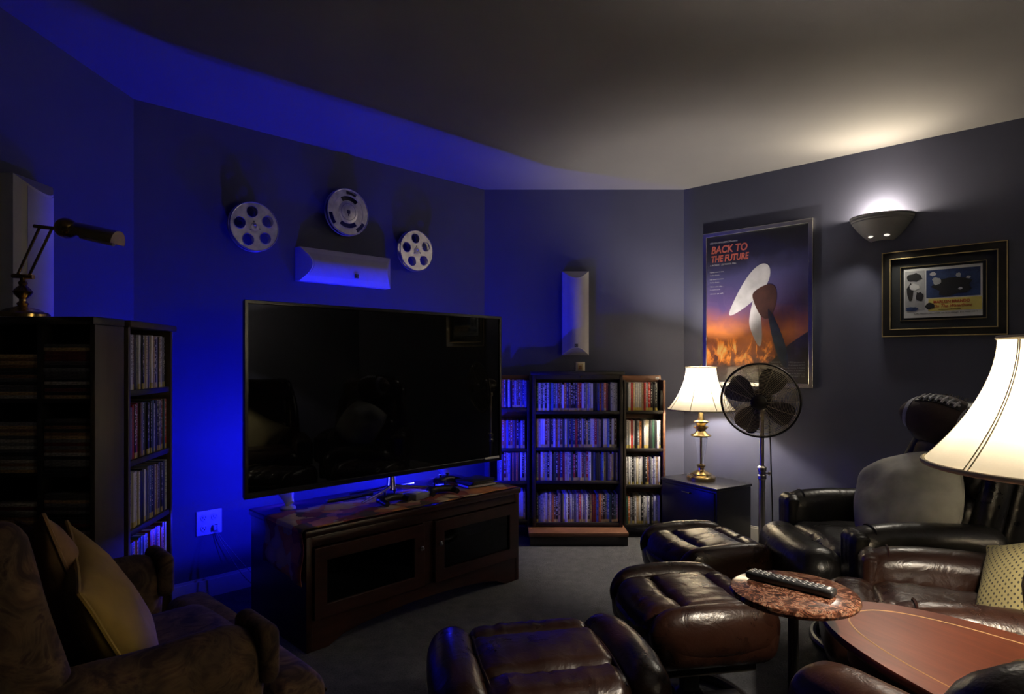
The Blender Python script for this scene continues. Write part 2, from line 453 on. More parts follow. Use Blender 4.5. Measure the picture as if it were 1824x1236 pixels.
def rbox(sx, sy, sz, r, n=14, fn=None):
    """soft box centred on the origin; fn bends each point"""
    h = (sx / 2, sy / 2, sz / 2)
    rr = (min(r, h[0] * 0.999), min(r, h[1] * 0.999), min(r, h[2] * 0.999))
    ts = [math.sin((-1 + 2 * i / n) * PI / 2) for i in range(n + 1)]
    vs, fs, idx = [], [], {}
    def add(p):
        k = (round(p[0], 6), round(p[1], 6), round(p[2], 6))
        if k in idx: return idx[k]
        q = [p[i] * h[i] for i in range(3)]
        inn = [max(-(h[i] - rr[i]), min(h[i] - rr[i], q[i])) for i in range(3)]
        d = Vector([(q[i] - inn[i]) / rr[i] for i in range(3)])
        if d.length > 1e-9: d.normalize()
        o = tuple(inn[i] + d[i] * rr[i] for i in range(3))
        if fn: o = fn(*o)
        idx[k] = len(vs); vs.append(o)
        return idx[k]
    for ax in range(3):
        for s in (-1, 1):
            for i in range(n):
                for j in range(n):
                    q = []
                    for (a, b) in ((i, j), (i + 1, j), (i + 1, j + 1), (i, j + 1)):
                        p = [0, 0, 0]; p[ax] = s; p[(ax + 1) % 3] = ts[a]; p[(ax + 2) % 3] = ts[b]
                        q.append(add(p))
                    if len(set(q)) >= 3: fs.append(tuple(dict.fromkeys(q)))
    return vs, fs

def lathe(prof, seg=32, a0=0.0, a1=2 * PI, close=True):
    vs, fs = [], []
    full = abs(a1 - a0 - 2 * PI) < 1e-6
    m = seg if full else seg + 1
    for (r, z) in prof:
        for k in range(m):
            a = a0 + (a1 - a0) * k / seg
            vs.append((max(r, 1e-5) * math.cos(a), max(r, 1e-5) * math.sin(a), z))
    for i in range(len(prof) - 1):
        for k in range(seg):
            k2 = (k + 1) % m
            fs.append((i * m + k, i * m + k2, (i + 1) * m + k2, (i + 1) * m + k))
    if close and full:
        if prof[0][0] > 1e-4: fs.append(tuple(reversed(range(m))))
        if prof[-1][0] > 1e-4: fs.append(tuple(range((len(prof) - 1) * m, len(prof) * m)))
    return vs, fs

def tube(path, r, seg=8, closed=False):
    pts = [Vector(p) for p in path]; n = len(pts)
    vs, fs = [], []
    up = None
    for i, p in enumerate(pts):
        if closed: t = pts[(i + 1) % n] - pts[(i - 1) % n]
        else: t = pts[min(i + 1, n - 1)] - pts[max(i - 1, 0)]
        t.normalize()
        if up is None:
            up = Vector((0, 0, 1)) if abs(t.z) < 0.9 else Vector((1, 0, 0))
        u = up - t * up.dot(t); u.normalize(); up = u
        w = t.cross(u)
        rad = r(i / max(1, n - 1)) if callable(r) else r
        for k in range(seg):
            a = 2 * PI * k / seg
            vs.append(tuple(p + u * math.cos(a) * rad + w * math.sin(a) * rad))
    for i in range(n if closed else n - 1):
        j = (i + 1) % n
        for k in range(seg):
            k2 = (k + 1) % seg
            fs.append((i * seg + k, i * seg + k2, j * seg + k2, j * seg + k))
    if not closed:
        fs.append(tuple(reversed(range(seg)))); fs.append(tuple(range((n - 1) * seg, n * seg)))
    return vs, fs

def ring(R_, r, seg=48, s2=8, z=0.0, axis='z'):
    pts = []
    for k in range(seg):
        a = 2 * PI * k / seg
        pts.append((R_ * math.cos(a), R_ * math.sin(a), z) if axis == 'z' else (R_ * math.cos(a), z, R_ * math.sin(a)))
    return tube(pts, r, s2, True)

def prism(poly, z0, z1):
    n = len(poly)
    vs = [(x, y, z0) for x, y in poly] + [(x, y, z1) for x, y in poly]
    fs = [tuple(reversed(range(n))), tuple(range(n, 2 * n))] + [(i, (i + 1) % n, n + (i + 1) % n, n + i) for i in range(n)]
    return vs, fs

def circ(r, n=40, cx=0, cy=0, a0=0.0): return [(cx + r * math.cos(a0 + 2 * PI * k / n), cy + r * math.sin(a0 + 2 * PI * k / n)) for k in range(n)]

def plate(outer, holes, thick, bevel=0.0):
    """flat plate with holes, in the XY plane, thickness along Z (made as a filled curve, turned to mesh)"""
    cu = bpy.data.curves.new('plate', 'CURVE'); cu.dimensions = '2D'; cu.fill_mode = 'BOTH'
    cu.extrude = thick / 2; cu.bevel_depth = bevel; cu.bevel_resolution = 1
    for poly in [outer] + list(holes):
        s = cu.splines.new('POLY'); s.points.add(len(poly) - 1)
        for p, q in zip(s.points, poly): p.co = (q[0], q[1], 0, 1)
        s.use_cyclic_u = True
    o = bpy.data.objects.new('tmp', cu); link(o)
    bpy.context.view_layer.update()
    me = bpy.data.meshes.new_from_object(o.evaluated_get(bpy.context.evaluated_depsgraph_get()))
    bpy.data.objects.remove(o); bpy.data.curves.remove(cu)
    g = ([tuple(v.co) for v in me.vertices], [tuple(p.vertices) for p in me.polygons])
    bpy.data.meshes.remove(me)
    return g

def text_geo(s, size, thick=0.0004, width=None, shear=0.0, bold=0.0):
    cu = bpy.data.curves.new('text', 'FONT'); cu.body = s; cu.size = size; cu.extrude = thick; cu.shear = shear; cu.offset = bold
    cu.resolution_u = 3
    o = bpy.data.objects.new('tmp', cu); link(o)
    bpy.context.view_layer.update()
    me = bpy.data.meshes.new_from_object(o.evaluated_get(bpy.context.evaluated_depsgraph_get()))
    bpy.data.objects.remove(o); bpy.data.curves.remove(cu)
    vs = [tuple(v.co) for v in me.vertices]; fs = [tuple(p.vertices) for p in me.polygons]
    bpy.data.meshes.remove(me)
    xs = [v[0] for v in vs]; x0, x1 = min(xs), max(xs)
    k = (width / (x1 - x0)) if width else 1.0
    # stand it upright: reads along +x, up +z, facing -y
    return [((v[0] - x0) * k, -v[2], v[1]) for v in vs], fs

UP = Matrix.Rotation(R(90), 4, 'X')      # XY plate -> XZ plate facing -y

def copy_tree(o, parent=None):
    c = o.copy(); link(c); c.parent = parent
    for ch in list(o.children): copy_tree(ch, c)
    return c

def point_light(name, parent, loc, watts, col, radius=0.03):
    l = bpy.data.lights.new(name, 'POINT'); l.energy = watts; l.color = col; l.shadow_soft_size = radius
    o = bpy.data.objects.new(name, l); link(o); o.location = loc
    if parent: o.parent = parent
    return o

def spot_light(name, parent, loc, direction, watts, col, angle, blend=0.5, radius=0.03):
    l = bpy.data.lights.new(name, 'SPOT'); l.energy = watts; l.color = col; l.shadow_soft_size = radius
    l.spot_size = R(angle); l.spot_blend = blend
    o = bpy.data.objects.new(name, l); link(o); o.location = loc
    o.rotation_euler = Vector(direction).to_track_quat('-Z', 'Y').to_euler()
    if parent: o.parent = parent
    return o

def ordinal(n):
    w = ['first', 'second', 'third', 'fourth', 'fifth', 'sixth', 'seventh', 'eighth', 'ninth', 'tenth', 'eleventh', 'twelfth', 'thirteenth', 'fourteenth',
         'fifteenth', 'sixteenth', 'seventeenth', 'eighteenth', 'nineteenth', 'twentieth']
    if n < 20: return w[n]
    tens = ['', '', 'twenty', 'thirty', 'forty']
    k = n + 1
    if k % 10 == 0: return {30: 'thirtieth', 40: 'fortieth', 20: 'twentieth'}[k]
    return tens[k // 10] + '-' + w[k % 10 - 1]

# ------------------------------------------------------------------ the room
H = 2.44
A_, C_, D_, E_, F_, B_ = (-0.20, 4.56), (1.246, 4.56), (3.80, 2.006), (3.80, -1.80), (-1.788, -1.80), (-1.788, 2.972)
room = [F_, E_, D_, C_, A_, B_]
def offset(p, q, d):
    """line p->q pushed outward (to the left of travel) by d"""
    t = Vector((q[0] - p[0], q[1] - p[1])).normalized(); n = Vector((-t.y, t.x))
    return (p[0] + n.x * d, p[1] + n.y * d), (q[0] + n.x * d, q[1] + n.y * d)
def wall(name, p, q):          # p -> q with the room on the right-hand side
    a, b = offset(p, q, 0.10)
    struct(name, prism([p, q, b, a], 0, H), 'wall_paint')
def base(name, p, q):
    a, b = offset(p, q, -0.014)
    struct(name, join(prism([p, q, b, a], 0, 0.088), prism([p, q, offset(p, q, -0.009)[1], offset(p, q, -0.009)[0]], 0.088, 0.1)), 'baseboard_paint')
struct('floor', prism([(x, y) for x, y in room], -0.06, 0.0), 'carpet')
struct('ceiling', prism([(x, y) for x, y in room], H, H + 0.06), 'ceiling_paint')
wall('wall_left', F_, B_); wall('wall_back_left', B_, A_); wall('wall_back', A_, C_); wall('wall_right', C_, D_)
wall('wall_side', D_, E_); wall('wall_front', E_, F_)
base('baseboard_left', F_, B_); base('baseboard_back_left', B_, A_); base('baseboard_back', A_, C_); base('baseboard_right', C_, D_)

T45 = R(45)
def tvw(u, off=0.0):
    """point on the TV wall seen along bearing u (x/y), off metres out from the wall"""
    c = 4.76 - off * math.sqrt(2)
    y = c / (1 - u); return (u * y, y)
def rw(s, off=0.0):
    """point on the right wall s metres from its far corner"""
    k = 1 / math.sqrt(2)
    return (C_[0] + s * k - off * k, C_[1] - s * k - off * k)

# ------------------------------------------------------------------ television stand (local: x along its length, front at y=0, depth towards +y)
SL, SD, SH = 1.246, 0.56, 0.506
stand = thing('television_stand', 'low dark cherry television stand with two smoked glass doors', 'tv stand', (-0.402, 3.018, 0), T45)
mk('top_board', box(-SL/2 - 0.008, SL/2 + 0.008, -0.008, SD, SH - 0.03, SH, 0.006), 'cherry_wood', stand)
for s in (-1, 1):
    x0 = s * (SL/2 - 0.028)
    mk('side_panel', box(min(x0, x0 + s*0.028), max(x0, x0 + s*0.028), 0.002, SD - 0.01, 0, SH - 0.03, 0.003), 'cherry_wood', stand)
mk('bottom_board', box(-SL/2 + 0.028, SL/2 - 0.028, 0.02, SD - 0.02, 0.11, 0.13), 'cherry_wood', stand)
mk('inner_shelf', box(-SL/2 + 0.028, SL/2 - 0.028, 0.05, SD - 0.02, 0.285, 0.297), 'cherry_wood', stand)
mk('back_panel', box(-SL/2 + 0.028, SL/2 - 0.028, SD - 0.02, SD - 0.012, 0.11, SH - 0.03), 'black_wood', stand)
mk('top_rail', box(-SL/2 + 0.028, SL/2 - 0.028, 0.004, 0.024, SH - 0.075, SH - 0.03, 0.003), 'cherry_wood', stand)
apron = [(-SL/2 + 0.028, 0.13), (-SL/2 + 0.028, 0.0), (-SL/2 + 0.10, 0.0)] + [(-SL/2 + 0.10 + (SL - 0.2) * t, 0.07 * math.sin(PI * t) ** 0.5) for t in [i / 16 for i in range(1, 16)]] + [(SL/2 - 0.10, 0.0), (SL/2 - 0.028, 0.0), (SL/2 - 0.028, 0.13)]
mk('apron', xf(prism(apron, -0.024, -0.004), UP), 'cherry_wood', stand, smooth=False)
mk('centre_post', box(-0.03, 0.03, 0.004, 0.024, 0.13, SH - 0.075, 0.002), 'cherry_wood', stand)
for s in (-1, 1):
    xa, xb = (0.034, SL/2 - 0.032) if s > 0 else (-SL/2 + 0.032, -0.034)
    za, zb, w = 0.134, SH - 0.08, 0.052
    fr = xf(plate([(xa, za), (xb, za), (xb, zb), (xa, zb)], [[(xa + w, za + w), (xa + w, zb - w), (xb - w, zb - w), (xb - w, za + w)]], 0.014, 0.002), UP)
    d = mk('door', mv(fr, 0, -0.006, 0), 'cherry_wood', stand, smooth=False)
    mk('door_pane', box(xa + w - 0.004, xb - w + 0.004, -0.004, -0.001, za + w - 0.004, zb - w + 0.004), 'smoked_glass', d)
    kx = (xa + 0.022) if s > 0 else (xb - 0.022)
    mk('knob', xf(lathe([(0.004, 0), (0.004, 0.008), (0.011, 0.013), (0.012, 0.018), (0.008, 0.023), (0, 0.024)], 16), Matrix.Translation((kx, -0.012, 0.32)) @ UP), 'chrome', d)

# media boxes standing inside the stand
def deck(name, label, x, z, w, h, dpt, m):
    o = thing(name, label, 'electronics', tuple(stand.matrix_basis @ Vector((x, 0.10, z))), T45)
    mk('case', box(-w/2, w/2, 0, dpt, 0.006, h, 0.003), m, o)
    for sx in (-1, 1): mk('foot', box(sx*(w/2 - 0.04) - 0.015, sx*(w/2 - 0.04) + 0.015, 0.02, 0.05, 0, 0.008), 'black_plastic', o)
    mk('fascia', box(-w/2 + 0.01, w/2 - 0.01, -0.004, 0.001, 0.012, h - 0.006, 0.001), 'black_plastic', o)
    mk('dial', xf(lathe([(0.018, 0), (0.017, 0.012), (0, 0.013)], 16), Matrix.Translation((w/2 - 0.05, -0.004, h/2)) @ UP), 'chrome', o)
bpy.context.view_layer.update()
deck('receiver', 'grey home cinema receiver behind the right glass door of the television stand', 0.32, 0.130, 0.42, 0.14, 0.34, 'grey_box')
deck('disc_player', 'black disc player on the inner shelf behind the right stand door', 0.32, 0.297, 0.42, 0.06, 0.3, 'black_plastic')
deck('cable_box', 'black set-top box behind the left glass door of the television stand', -0.31, 0.130, 0.40, 0.07, 0.3, 'black_plastic')

# leaf-print runner on the stand, hanging over its left end
def runner_geo():
    y0, y1 = 0.004, 0.36
    prof = []
    L = SL/2 + 0.008
    for i in range(9): prof.append((-L - 0.005 - 0.006 * math.sin(i * 0.9), SH - 0.006 - 0.19 * (1 - i / 8)))
    prof.append((-L - 0.003, SH + 0.001)); prof.append((-L + 0.004, SH + 0.004))
    for i in range(1, 30): prof.append((-L + 0.004 + (2 * L - 0.02) * i / 29, SH + 0.004))
    vs, fs = [], []
    ny = 14
    for k, (x, z) in enumerate(prof):
        for j in range(ny + 1):
            t = j / ny
            y = y0 + (y1 - y0) * t
            xx, zz = x, z
            if k < 9:
                f = 1 - k / 9
                zz = z - 0.03 * f * (1 - t) ** 1.5
                xx = x - 0.010 * f * (0.5 + 0.5 * math.sin(t * 13)) ; y = y + 0.01 * f * math.sin(t * 9)
            else:
                zz = z + 0.0035 * max(0, math.sin(k * 1.3 + t * 5)) * (1 if 11 < k < 38 else 0)
            vs.append((xx, y, zz))
    m = ny + 1
    for k in range(len(prof) - 1):
        for j in range(ny): fs.append((k*m + j, k*m + j + 1, (k+1)*m + j + 1, (k+1)*m + j))
    return vs, fs
rn = mk('table_runner', runner_geo(), 'leaf_print', loc=(-0.402, 3.018, 0), rot=(0, 0, T45))
sol = rn.modifiers.new('cloth', 'SOLIDIFY'); sol.thickness = 0.002; sol.offset = 1
tag(rn, 'autumn leaf print runner draped over the television stand', 'table runner')

# ------------------------------------------------------------------ television (local: x along, screen faces -y)
TW, TH = 1.552, 0.872
tv = thing('television', 'large black flat television standing on the cherry stand', 'television', (-0.622, 3.300, SH + 0.006), T45 - R(0.2))
zb = 0.598 - SH - 0.006
mk('back_shell', join(box(-TW/2, TW/2, 0.004, 0.022, zb, zb + TH, 0.004), box(-TW/2 + 0.25, TW/2 - 0.25, 0.022, 0.045, zb + 0.05, zb + 0.5, 0.008)), 'tv_bezel', tv)
bz = 0.013
mk('bezel', mv(xf(plate([(-TW/2, zb), (TW/2, zb), (TW/2, zb + TH), (-TW/2, zb + TH)], [[(-TW/2 + bz, zb + bz + 0.008), (-TW/2 + bz, zb + TH - bz), (TW/2 - bz, zb + TH - bz), (TW/2 - bz, zb + bz + 0.008)]], 0.012, 0.002), UP), 0, -0.002, 0), 'tv_bezel', tv, smooth=False)
mk('screen', box(-TW/2 + bz - 0.002, TW/2 - bz + 0.002, -0.002, 0.004, zb + bz + 0.006, zb + TH - bz + 0.002), 'tv_screen', tv, smooth=False)
mk('badge_strip', box(TW/2 - 0.135, TW/2 - 0.02, -0.0105, -0.008, zb + 0.014, zb + 0.027, 0.001), 'white_plastic', tv)
mk('neck', tube([(0, 0.02, 0.012), (0, 0.02, 0.05), (0, 0.02, zb + 0.04)], lambda t: 0.03 - 0.012 * t, 16), 'chrome', tv)
for (ex, ey) in ((-0.26, -0.12), (0.26, -0.12), (-0.2, 0.10), (0.2, 0.10)):
    mk('foot', tube([(0, 0.02, 0.03), (ex * 0.35, 0.02 + (ey - 0.02) * 0.35, 0.018), (ex, ey, 0.006)], lambda t: 0.014 - 0.008 * t, 10), 'chrome', tv)

# blue spot lamps behind the television, on the stand
def blue_lamp(lx, ly, yaw, label, watts):
    p = stand.matrix_basis @ Vector((lx, ly, SH + (0.0065 if ly < 0.365 else 0.001)))
    o = thing('spot_lamp', label, 'lamp', tuple(p), T45 + yaw, 'blue spot lamps behind the television')
    mk('base', lathe([(0.036, 0), (0.036, 0.006), (0.030, 0.012), (0.008, 0.016), (0.008, 0.04), (0, 0.041)], 24), 'white_plastic', o)
    tilt = Matrix.Translation((0, 0.0, 0.048)) @ Matrix.Rotation(R(-38), 4, 'X')
    mk('head', xf(lathe([(0.012, -0.030), (0.020, -0.028), (0.024, -0.005), (0.036, 0.030), (0.033, 0.030), (0.020, -0.004), (0.0, -0.006)], 28), tilt), 'white_plastic', o)
    mk('bulb', xf(lathe([(0, 0.004), (0.024, 0.006), (0.027, 0.014), (0.0, 0.020)], 24), tilt), 'bulb_blue', o)
    spot_light('spot_lamp_beam', o, tuple(tilt @ Vector((0, 0, 0.040))), (0, 0.45, 0.90), watts * 0.40, (0.010, 0.012, 1.0), 125, 0.8, 0.015)
    point_light('spot_lamp_spill', o, tuple(tilt @ Vector((0, 0, 0.044))), watts * (0.9 if lx > 0 else 0.62), (0.010, 0.012, 1.0), 0.012)
    return o
blue_lamp(-0.500, 0.425, 0, 'white blue-beam spot lamp under the left end of the television', BLUE_W)
blue_lamp(0.475, 0.465, 0, 'white blue-beam spot lamp under the right end of the television', BLUE_W * 1.1)

# things lying on the runner
def on_stand(x, y, dz=0.0085): return tuple(stand.matrix_basis @ Vector((x, y, SH + dz)))
def controller(x, y, yaw, label):
    o = thing('game_controller', label, 'controller', on_stand(x, y), T45 + yaw, 'game controllers on the runner')
    def f(a, b, c): return (a, b - 0.018 * (abs(a) / 0.07) ** 2, c + 0.006 * (1 - (a / 0.07) ** 2))
    mk('body', mv(rbox(0.14, 0.07, 0.034, 0.016, 10, f), 0, 0, 0.020), 'black_plastic', o)
    for s in (-1, 1):
        mk('grip', tube([(s*0.05, -0.01, 0.022), (s*0.066, -0.045, 0.018), (s*0.07, -0.075, 0.015)], lambda t: 0.018 - 0.005 * t, 12), 'black_plastic', o)
        mk('thumb_stick', mv(lathe([(0.005, 0), (0.005, 0.012), (0.010, 0.014), (0.009, 0.018), (0, 0.017)], 14), s*0.03, -0.008, 0.038), 'black_plastic', o)
controller(-0.115, 0.165, 0.12, 'black game controller left of the grey box on the runner')
controller(0.195, 0.165, -0.2, 'black game controller just right of the grey box on the runner')
controller(0.365, 0.345, 0.2, 'black game controller midway between grey box and black cases')
o = thing('router_box', 'small pale grey box lying on the leaf print runner', 'box', on_stand(0.04, 0.15), T45 + 0.25)
mk('case', box(-0.055, 0.055, -0.045, 0.045, 0.0, 0.032, 0.006), 'grey_box', o)
mk('lid_plate', box(-0.042, 0.042, -0.033, 0.033, 0.032, 0.034, 0.0008), 'white_plastic', o)
for k, (yaw, w) in enumerate(((-0.1, 0.19), (0.12, 0.18))):
    o = thing('black_case', ['lower black case of the flat pair on the right of the runner', 'upper black case of the flat pair on the right of the runner'][k], 'case',
              on_stand(0.47, 0.19, 0.0085 + 0.0175 * k), T45 + yaw, 'flat black cases on the runner')
    mk('cover', box(-w/2, w/2, -0.068, 0.068, 0, 0.003, 0.001), 'black_plastic', o); mk('cover', box(-w/2, w/2, -0.068, 0.068, 0.014, 0.017, 0.001), 'black_plastic', o)
    mk('pages', box(-w/2 + 0.004, w/2 - 0.002, -0.064, 0.064, 0.003, 0.014), 'card_white' if k == 0 else 'black_plastic', o)
o = thing('sensor_bar', 'long thin black sensor bar behind the television foot', 'electronics', on_stand(-0.19, 0.395, 0.001), T45)
mk('body', box(-0.13, 0.13, -0.012, 0.012, 0, 0.018, 0.004), 'black_plastic', o); mk('silver_trim', box(-0.06, 0.06, -0.0135, -0.011, 0.010, 0.014), 'chrome', o)

# ------------------------------------------------------------------ outlet and cords on the TV wall
ox, oy = tvw(-0.482)
ol = thing('wall_outlet', 'white double wall outlet low on the wall left of the television', 'outlet', (ox, oy, 0.379), T45)
mk('plate', box(-0.062, 0.062, -0.006, 0, -0.062, 0.062, 0.002), 'white_plastic', ol)
for sx in (-0.025, 0.025):
    for sz in (-0.026, 0.026):
        s = mk('socket', xf(plate(circ(0.016, 20, sx, sz), [], 0.004, 0.0005), Matrix.Translation((0, -0.007, 0)) @ UP), 'white_plastic', ol)
        mk('slot', join(box(sx - 0.008, sx - 0.005, -0.0105, -0.0092, sz - 0.002, sz + 0.008), box(sx + 0.005, sx + 0.008, -0.0105, -0.0092, sz - 0.002, sz + 0.008), box(sx - 0.003, sx + 0.003, -0.0105, -0.0092, sz - 0.010, sz - 0.005)), 'print_black', s)
for k, (sx, ex) in enumerate(((0.025, 0.22), (0.030, 0.30))):
    pts = []
    for i in range(13):
        t = i / 12
        pts.append((sx + (ex - sx) * t ** 1.4, -0.020 - 0.10 * t, -0.028 + 0.0 * t - 0.33 * t ** 0.8 + 0.02 * math.sin(t * 6)))
    c = thing('power_cord', ['thinner pale power cord hanging from the wall outlet', 'outer pale power cord curving away from the wall outlet'][k], 'cord', (ox, oy, 0.379), T45, 'cords at the outlet')
    mk('cable', tube(pts, 0.0018, 8), 'cord_grey', c)
    mk('plug', box(sx - 0.011, sx + 0.011, -0.032, -0.0105, -0.040, -0.014, 0.003), 'white_plastic', c)

# ------------------------------------------------------------------ film reels
def reel(name, label, u, z, dia, kind, spin):
    x, y = tvw(u, 0.070)
    x, y = x - 0.070 * 0.70711, y + 0.070 * 0.70711
    o = thing(name, label, 'film reel', (x, y, z), T45, 'film reels above the television')
    r = dia / 2
    front, back = -0.078, -0.048
    if kind == 'round':
        holes = [circ(r * 0.235, 22, r * 0.62 * math.cos(spin + 2*PI*k/5), r * 0.62 * math.sin(spin + 2*PI*k/5)) for k in range(5)]
        for yy in (front, back):
            f = mk('flange', mv(xf(plate(circ(r, 64), holes, 0.0015, 0.0006), UP), 0, yy, 0), 'reel_metal', o, smooth=False)
            mk('rim', mv(xf(ring(r, 0.0035, 64, 6), UP), 0, yy, 0), 'reel_metal', f)
            if yy == front:
                for k in range(5):
                    mk('hole_lip', mv(xf(ring(r * 0.238, 0.0024, 28, 6), UP), r * 0.62 * math.cos(spin + 2*PI*k/5), yy - 0.0005, r * 0.62 * math.sin(spin + 2*PI*k/5)), 'reel_metal', f)
        mk('hub', xf(lathe([(r * 0.30, -0.076), (r * 0.30, -0.048)], 32), Matrix.Rotation(R(-90), 4, 'X')), 'reel_metal', o)
        mk('hub_boss', xf(lathe([(r * 0.17, 0.0), (r * 0.16, 0.004), (r * 0.06, 0.006), (r * 0.04, 0.003), (0, 0.003)], 24), Matrix.Translation((0, front, 0)) @ UP), 'reel_metal', o)
        for k in range(3):
            a = spin + 2*PI*k/3
            mk('hub_screw', xf(lathe([(0.005, 0), (0.004, 0.003), (0, 0.004)], 10), Matrix.Translation((r * 0.22 * math.cos(a), front - 0.001, r * 0.22 * math.sin(a))) @ UP), 'chrome', o)
    else:
        def arc(r0, r1, a0, a1, n=10):
            return [(r1 * math.cos(a0 + (a1 - a0) * i / n), r1 * math.sin(a0 + (a1 - a0) * i / n)) for i in range(n + 1)] + [(r0 * math.cos(a1 - (a1 - a0) * i / n), r0 * math.sin(a1 - (a1 - a0) * i / n)) for i in range(n + 1)]
        holes = []
        for c in (80, 205, 315): holes.append(arc(r * 0.77, r * 0.95, R(c - 17), R(c + 17)))
        for c in (85, 270): holes.append(arc(r * 0.50, r * 0.70, R(c - 38), R(c + 38)))
        for yy in (front, back):
            f = mk('flange', mv(xf(plate(circ(r, 72), holes if yy == front else [], 0.0015, 0.0006), UP), 0, yy, 0), 'reel_metal' if yy == front else 'print_black', o, smooth=False)  # back flange solid and coloured black, painting the shade seen through the slots
            mk('rim', mv(xf(ring(r, 0.004, 72, 6), UP), 0, yy, 0), 'reel_metal', f)
        mk('flange_ring', mv(xf(ring(r * 0.735, 0.0022, 60, 6), UP), 0, front, 0), 'reel_metal', o)
        mk('centre_disc', xf(lathe([(r * 0.47, 0.0), (r * 0.47, 0.003), (r * 0.44, 0.004), (0, 0.004)], 48), Matrix.Translation((0, front, 0)) @ UP), 'reel_metal', o)
        mk('centre_groove', mv(xf(ring(r * 0.36, 0.0012, 48, 6), UP), 0, front - 0.004, 0), 'reel_label', o)
        lb = []
        for k in range(4):
            a = R(45 + 90 * k); lb.append(box(0.0075 * math.cos(a) - 0.0055, 0.0075 * math.cos(a) + 0.0055, front - 0.006, front - 0.003, 0.0075 * math.sin(a) - 0.0055, 0.0075 * math.sin(a) + 0.0055, 0.001))
        mk('emblem', join(*lb, box(-0.003, 0.003, front - 0.0058, front - 0.003, -0.024, -0.012)), 'print_black', o)
        mk('hub', xf(lathe([(r * 0.30, -0.076), (r * 0.30, -0.048)], 32), Matrix.Rotation(R(-90), 4, 'X')), 'reel_metal', o)
    mk('hanging_peg', xf(lathe([(0.006, 0.0), (0.006, 0.076)], 10), UP), 'chrome', o)
reel('film_reel', 'film reel with five round holes, left of the three on the wall', -0.4103, 1.906, 0.254, 'round', R(100))
reel('film_reel', 'film reel with curved slots and a centre emblem above the centre speaker', -0.2616, 2.074, 0.268, 'slots', 0)
reel('film_reel', 'film reel with five round holes, right of the centre speaker', -0.1527, 1.907, 0.256, 'round', R(98))

# ------------------------------------------------------------------ wall speakers
def speaker(label, loc, rotz, horizontal=False):
    """slim speaker with a bowed front and sloping edges; local x width, z height, y=0 at the wall"""
    o = thing('wall_speaker', label, 'speaker', loc, rotz, 'matching slim white wall speakers')
    W, Hh, Dp = 0.190, 0.600, 0.100
    prof = []
    for i in range(13):
        t = -1 + 2 * i / 12
        prof.append((t * (W/2 - 0.030), -Dp + 0.026 * t * t))
    poly = [(-W/2, 0), (-W/2, -0.050)] + prof + [(W/2, -0.050), (W/2, 0)]
    n = len(poly)
    ins = lambda y: 1.05 * max(0.0, -y - 0.050)
    vs = [(x, y, -Hh/2 + ins(y)) for x, y in poly] + [(x, y, Hh/2 - ins(y)) for x, y in poly]
    fs = [tuple(reversed(range(n))), tuple(range(n, 2*n))] + [(i, (i+1) % n, n + (i+1) % n, n + i) for i in range(n)]
    # end slopes as clean caps
    vs2, fs2 = [], []
    m = Matrix.Rotation(R(90), 4, 'Y') if horizontal else Matrix.Identity(4)
    mk('cabinet', xf((vs, fs), m), 'speaker_white', o, angle=25)
    gp = [(x * 0.97, y - 0.0025) for x, y in prof]
    gv = [(x, y, -Hh/2 + 0.008 + ins(y)) for x, y in gp] + [(x, y, Hh/2 - 0.008 - ins(y)) for x, y in gp] + [(x, y + 0.004, -Hh/2 + 0.006 + ins(y)) for x, y in gp] + [(x, y + 0.004, Hh/2 - 0.006 - ins(y)) for x, y in gp]
    k = len(gp)
    gf = [(i, i+1, k+i+1, k+i) for i in range(k-1)] + [(i, i+1, 2*k+i+1, 2*k+i) for i in range(k-1)] + [(k+i, k+i+1, 3*k+i+1, 3*k+i) for i in range(k-1)] + [(0, k, 3*k, 2*k), (k-1, 2*k-1, 4*k-1, 3*k-1)]
    mk('grille', xf((gv, gf), m), 'cloth_grille', o, angle=40)
    if horizontal: lg = box(-0.013 + 0.03, 0.013 + 0.03, -0.106, -0.100, -0.058, -0.034, 0.001)
    else: lg = box(-0.012, 0.012, -0.106, -0.100, -0.245, -0.221, 0.001)
    b = mk('logo_badge', lg, 'black_plastic', o)
    mk('badge_mark', join(*[xf(ring(0.006, 0.0014, 16, 5), Matrix.Translation((lg[0][0][0] if False else (0.03 if horizontal else 0.0), -0.1062, -0.046 if horizontal else -0.233)) @ UP)]), 'chrome', b)
sx_, sy_ = tvw((-0.265 - 0.0))
cu_ = tvw(-0.272)
speaker('white centre speaker lying sideways above the television', (-1.008, 3.752, 1.745), T45, True)
speaker('white upright wall speaker above the DVD cabinet', (0.456, 4.56, 1.541), 0.0)
speaker('white upright wall speaker behind the brass desk lamp', (-1.788, 2.285, 1.560), R(90))

# switch plate above the DVD cabinet
sw = thing('switch_plate', 'small cream wall plate under the upright speaker, above the DVD cabinet', 'switch', (0.495, 4.56, 1.153), 0)
mk('plate', box(-0.034, 0.034, -0.006, 0, -0.038, 0.038, 0.002), 'cream_trim', sw)
mk('frame', xf(plate([(-0.018, -0.022), (0.018, -0.022), (0.018, 0.022), (-0.018, 0.022)], [[(-0.013, -0.017), (-0.013, 0.017), (0.013, 0.017), (0.013, -0.017)]], 0.003), Matrix.Translation((0, -0.008, 0)) @ UP), 'gold_line', sw)
mk('rocker', box(-0.010, 0.010, -0.0105, -0.0055, -0.014, 0.014, 0.001), 'cabinet_brown', sw)
mk('pilot_light', box(-0.014, 0.014, -0.009, -0.006, -0.036, -0.030, 0.001), 'print_red', sw)

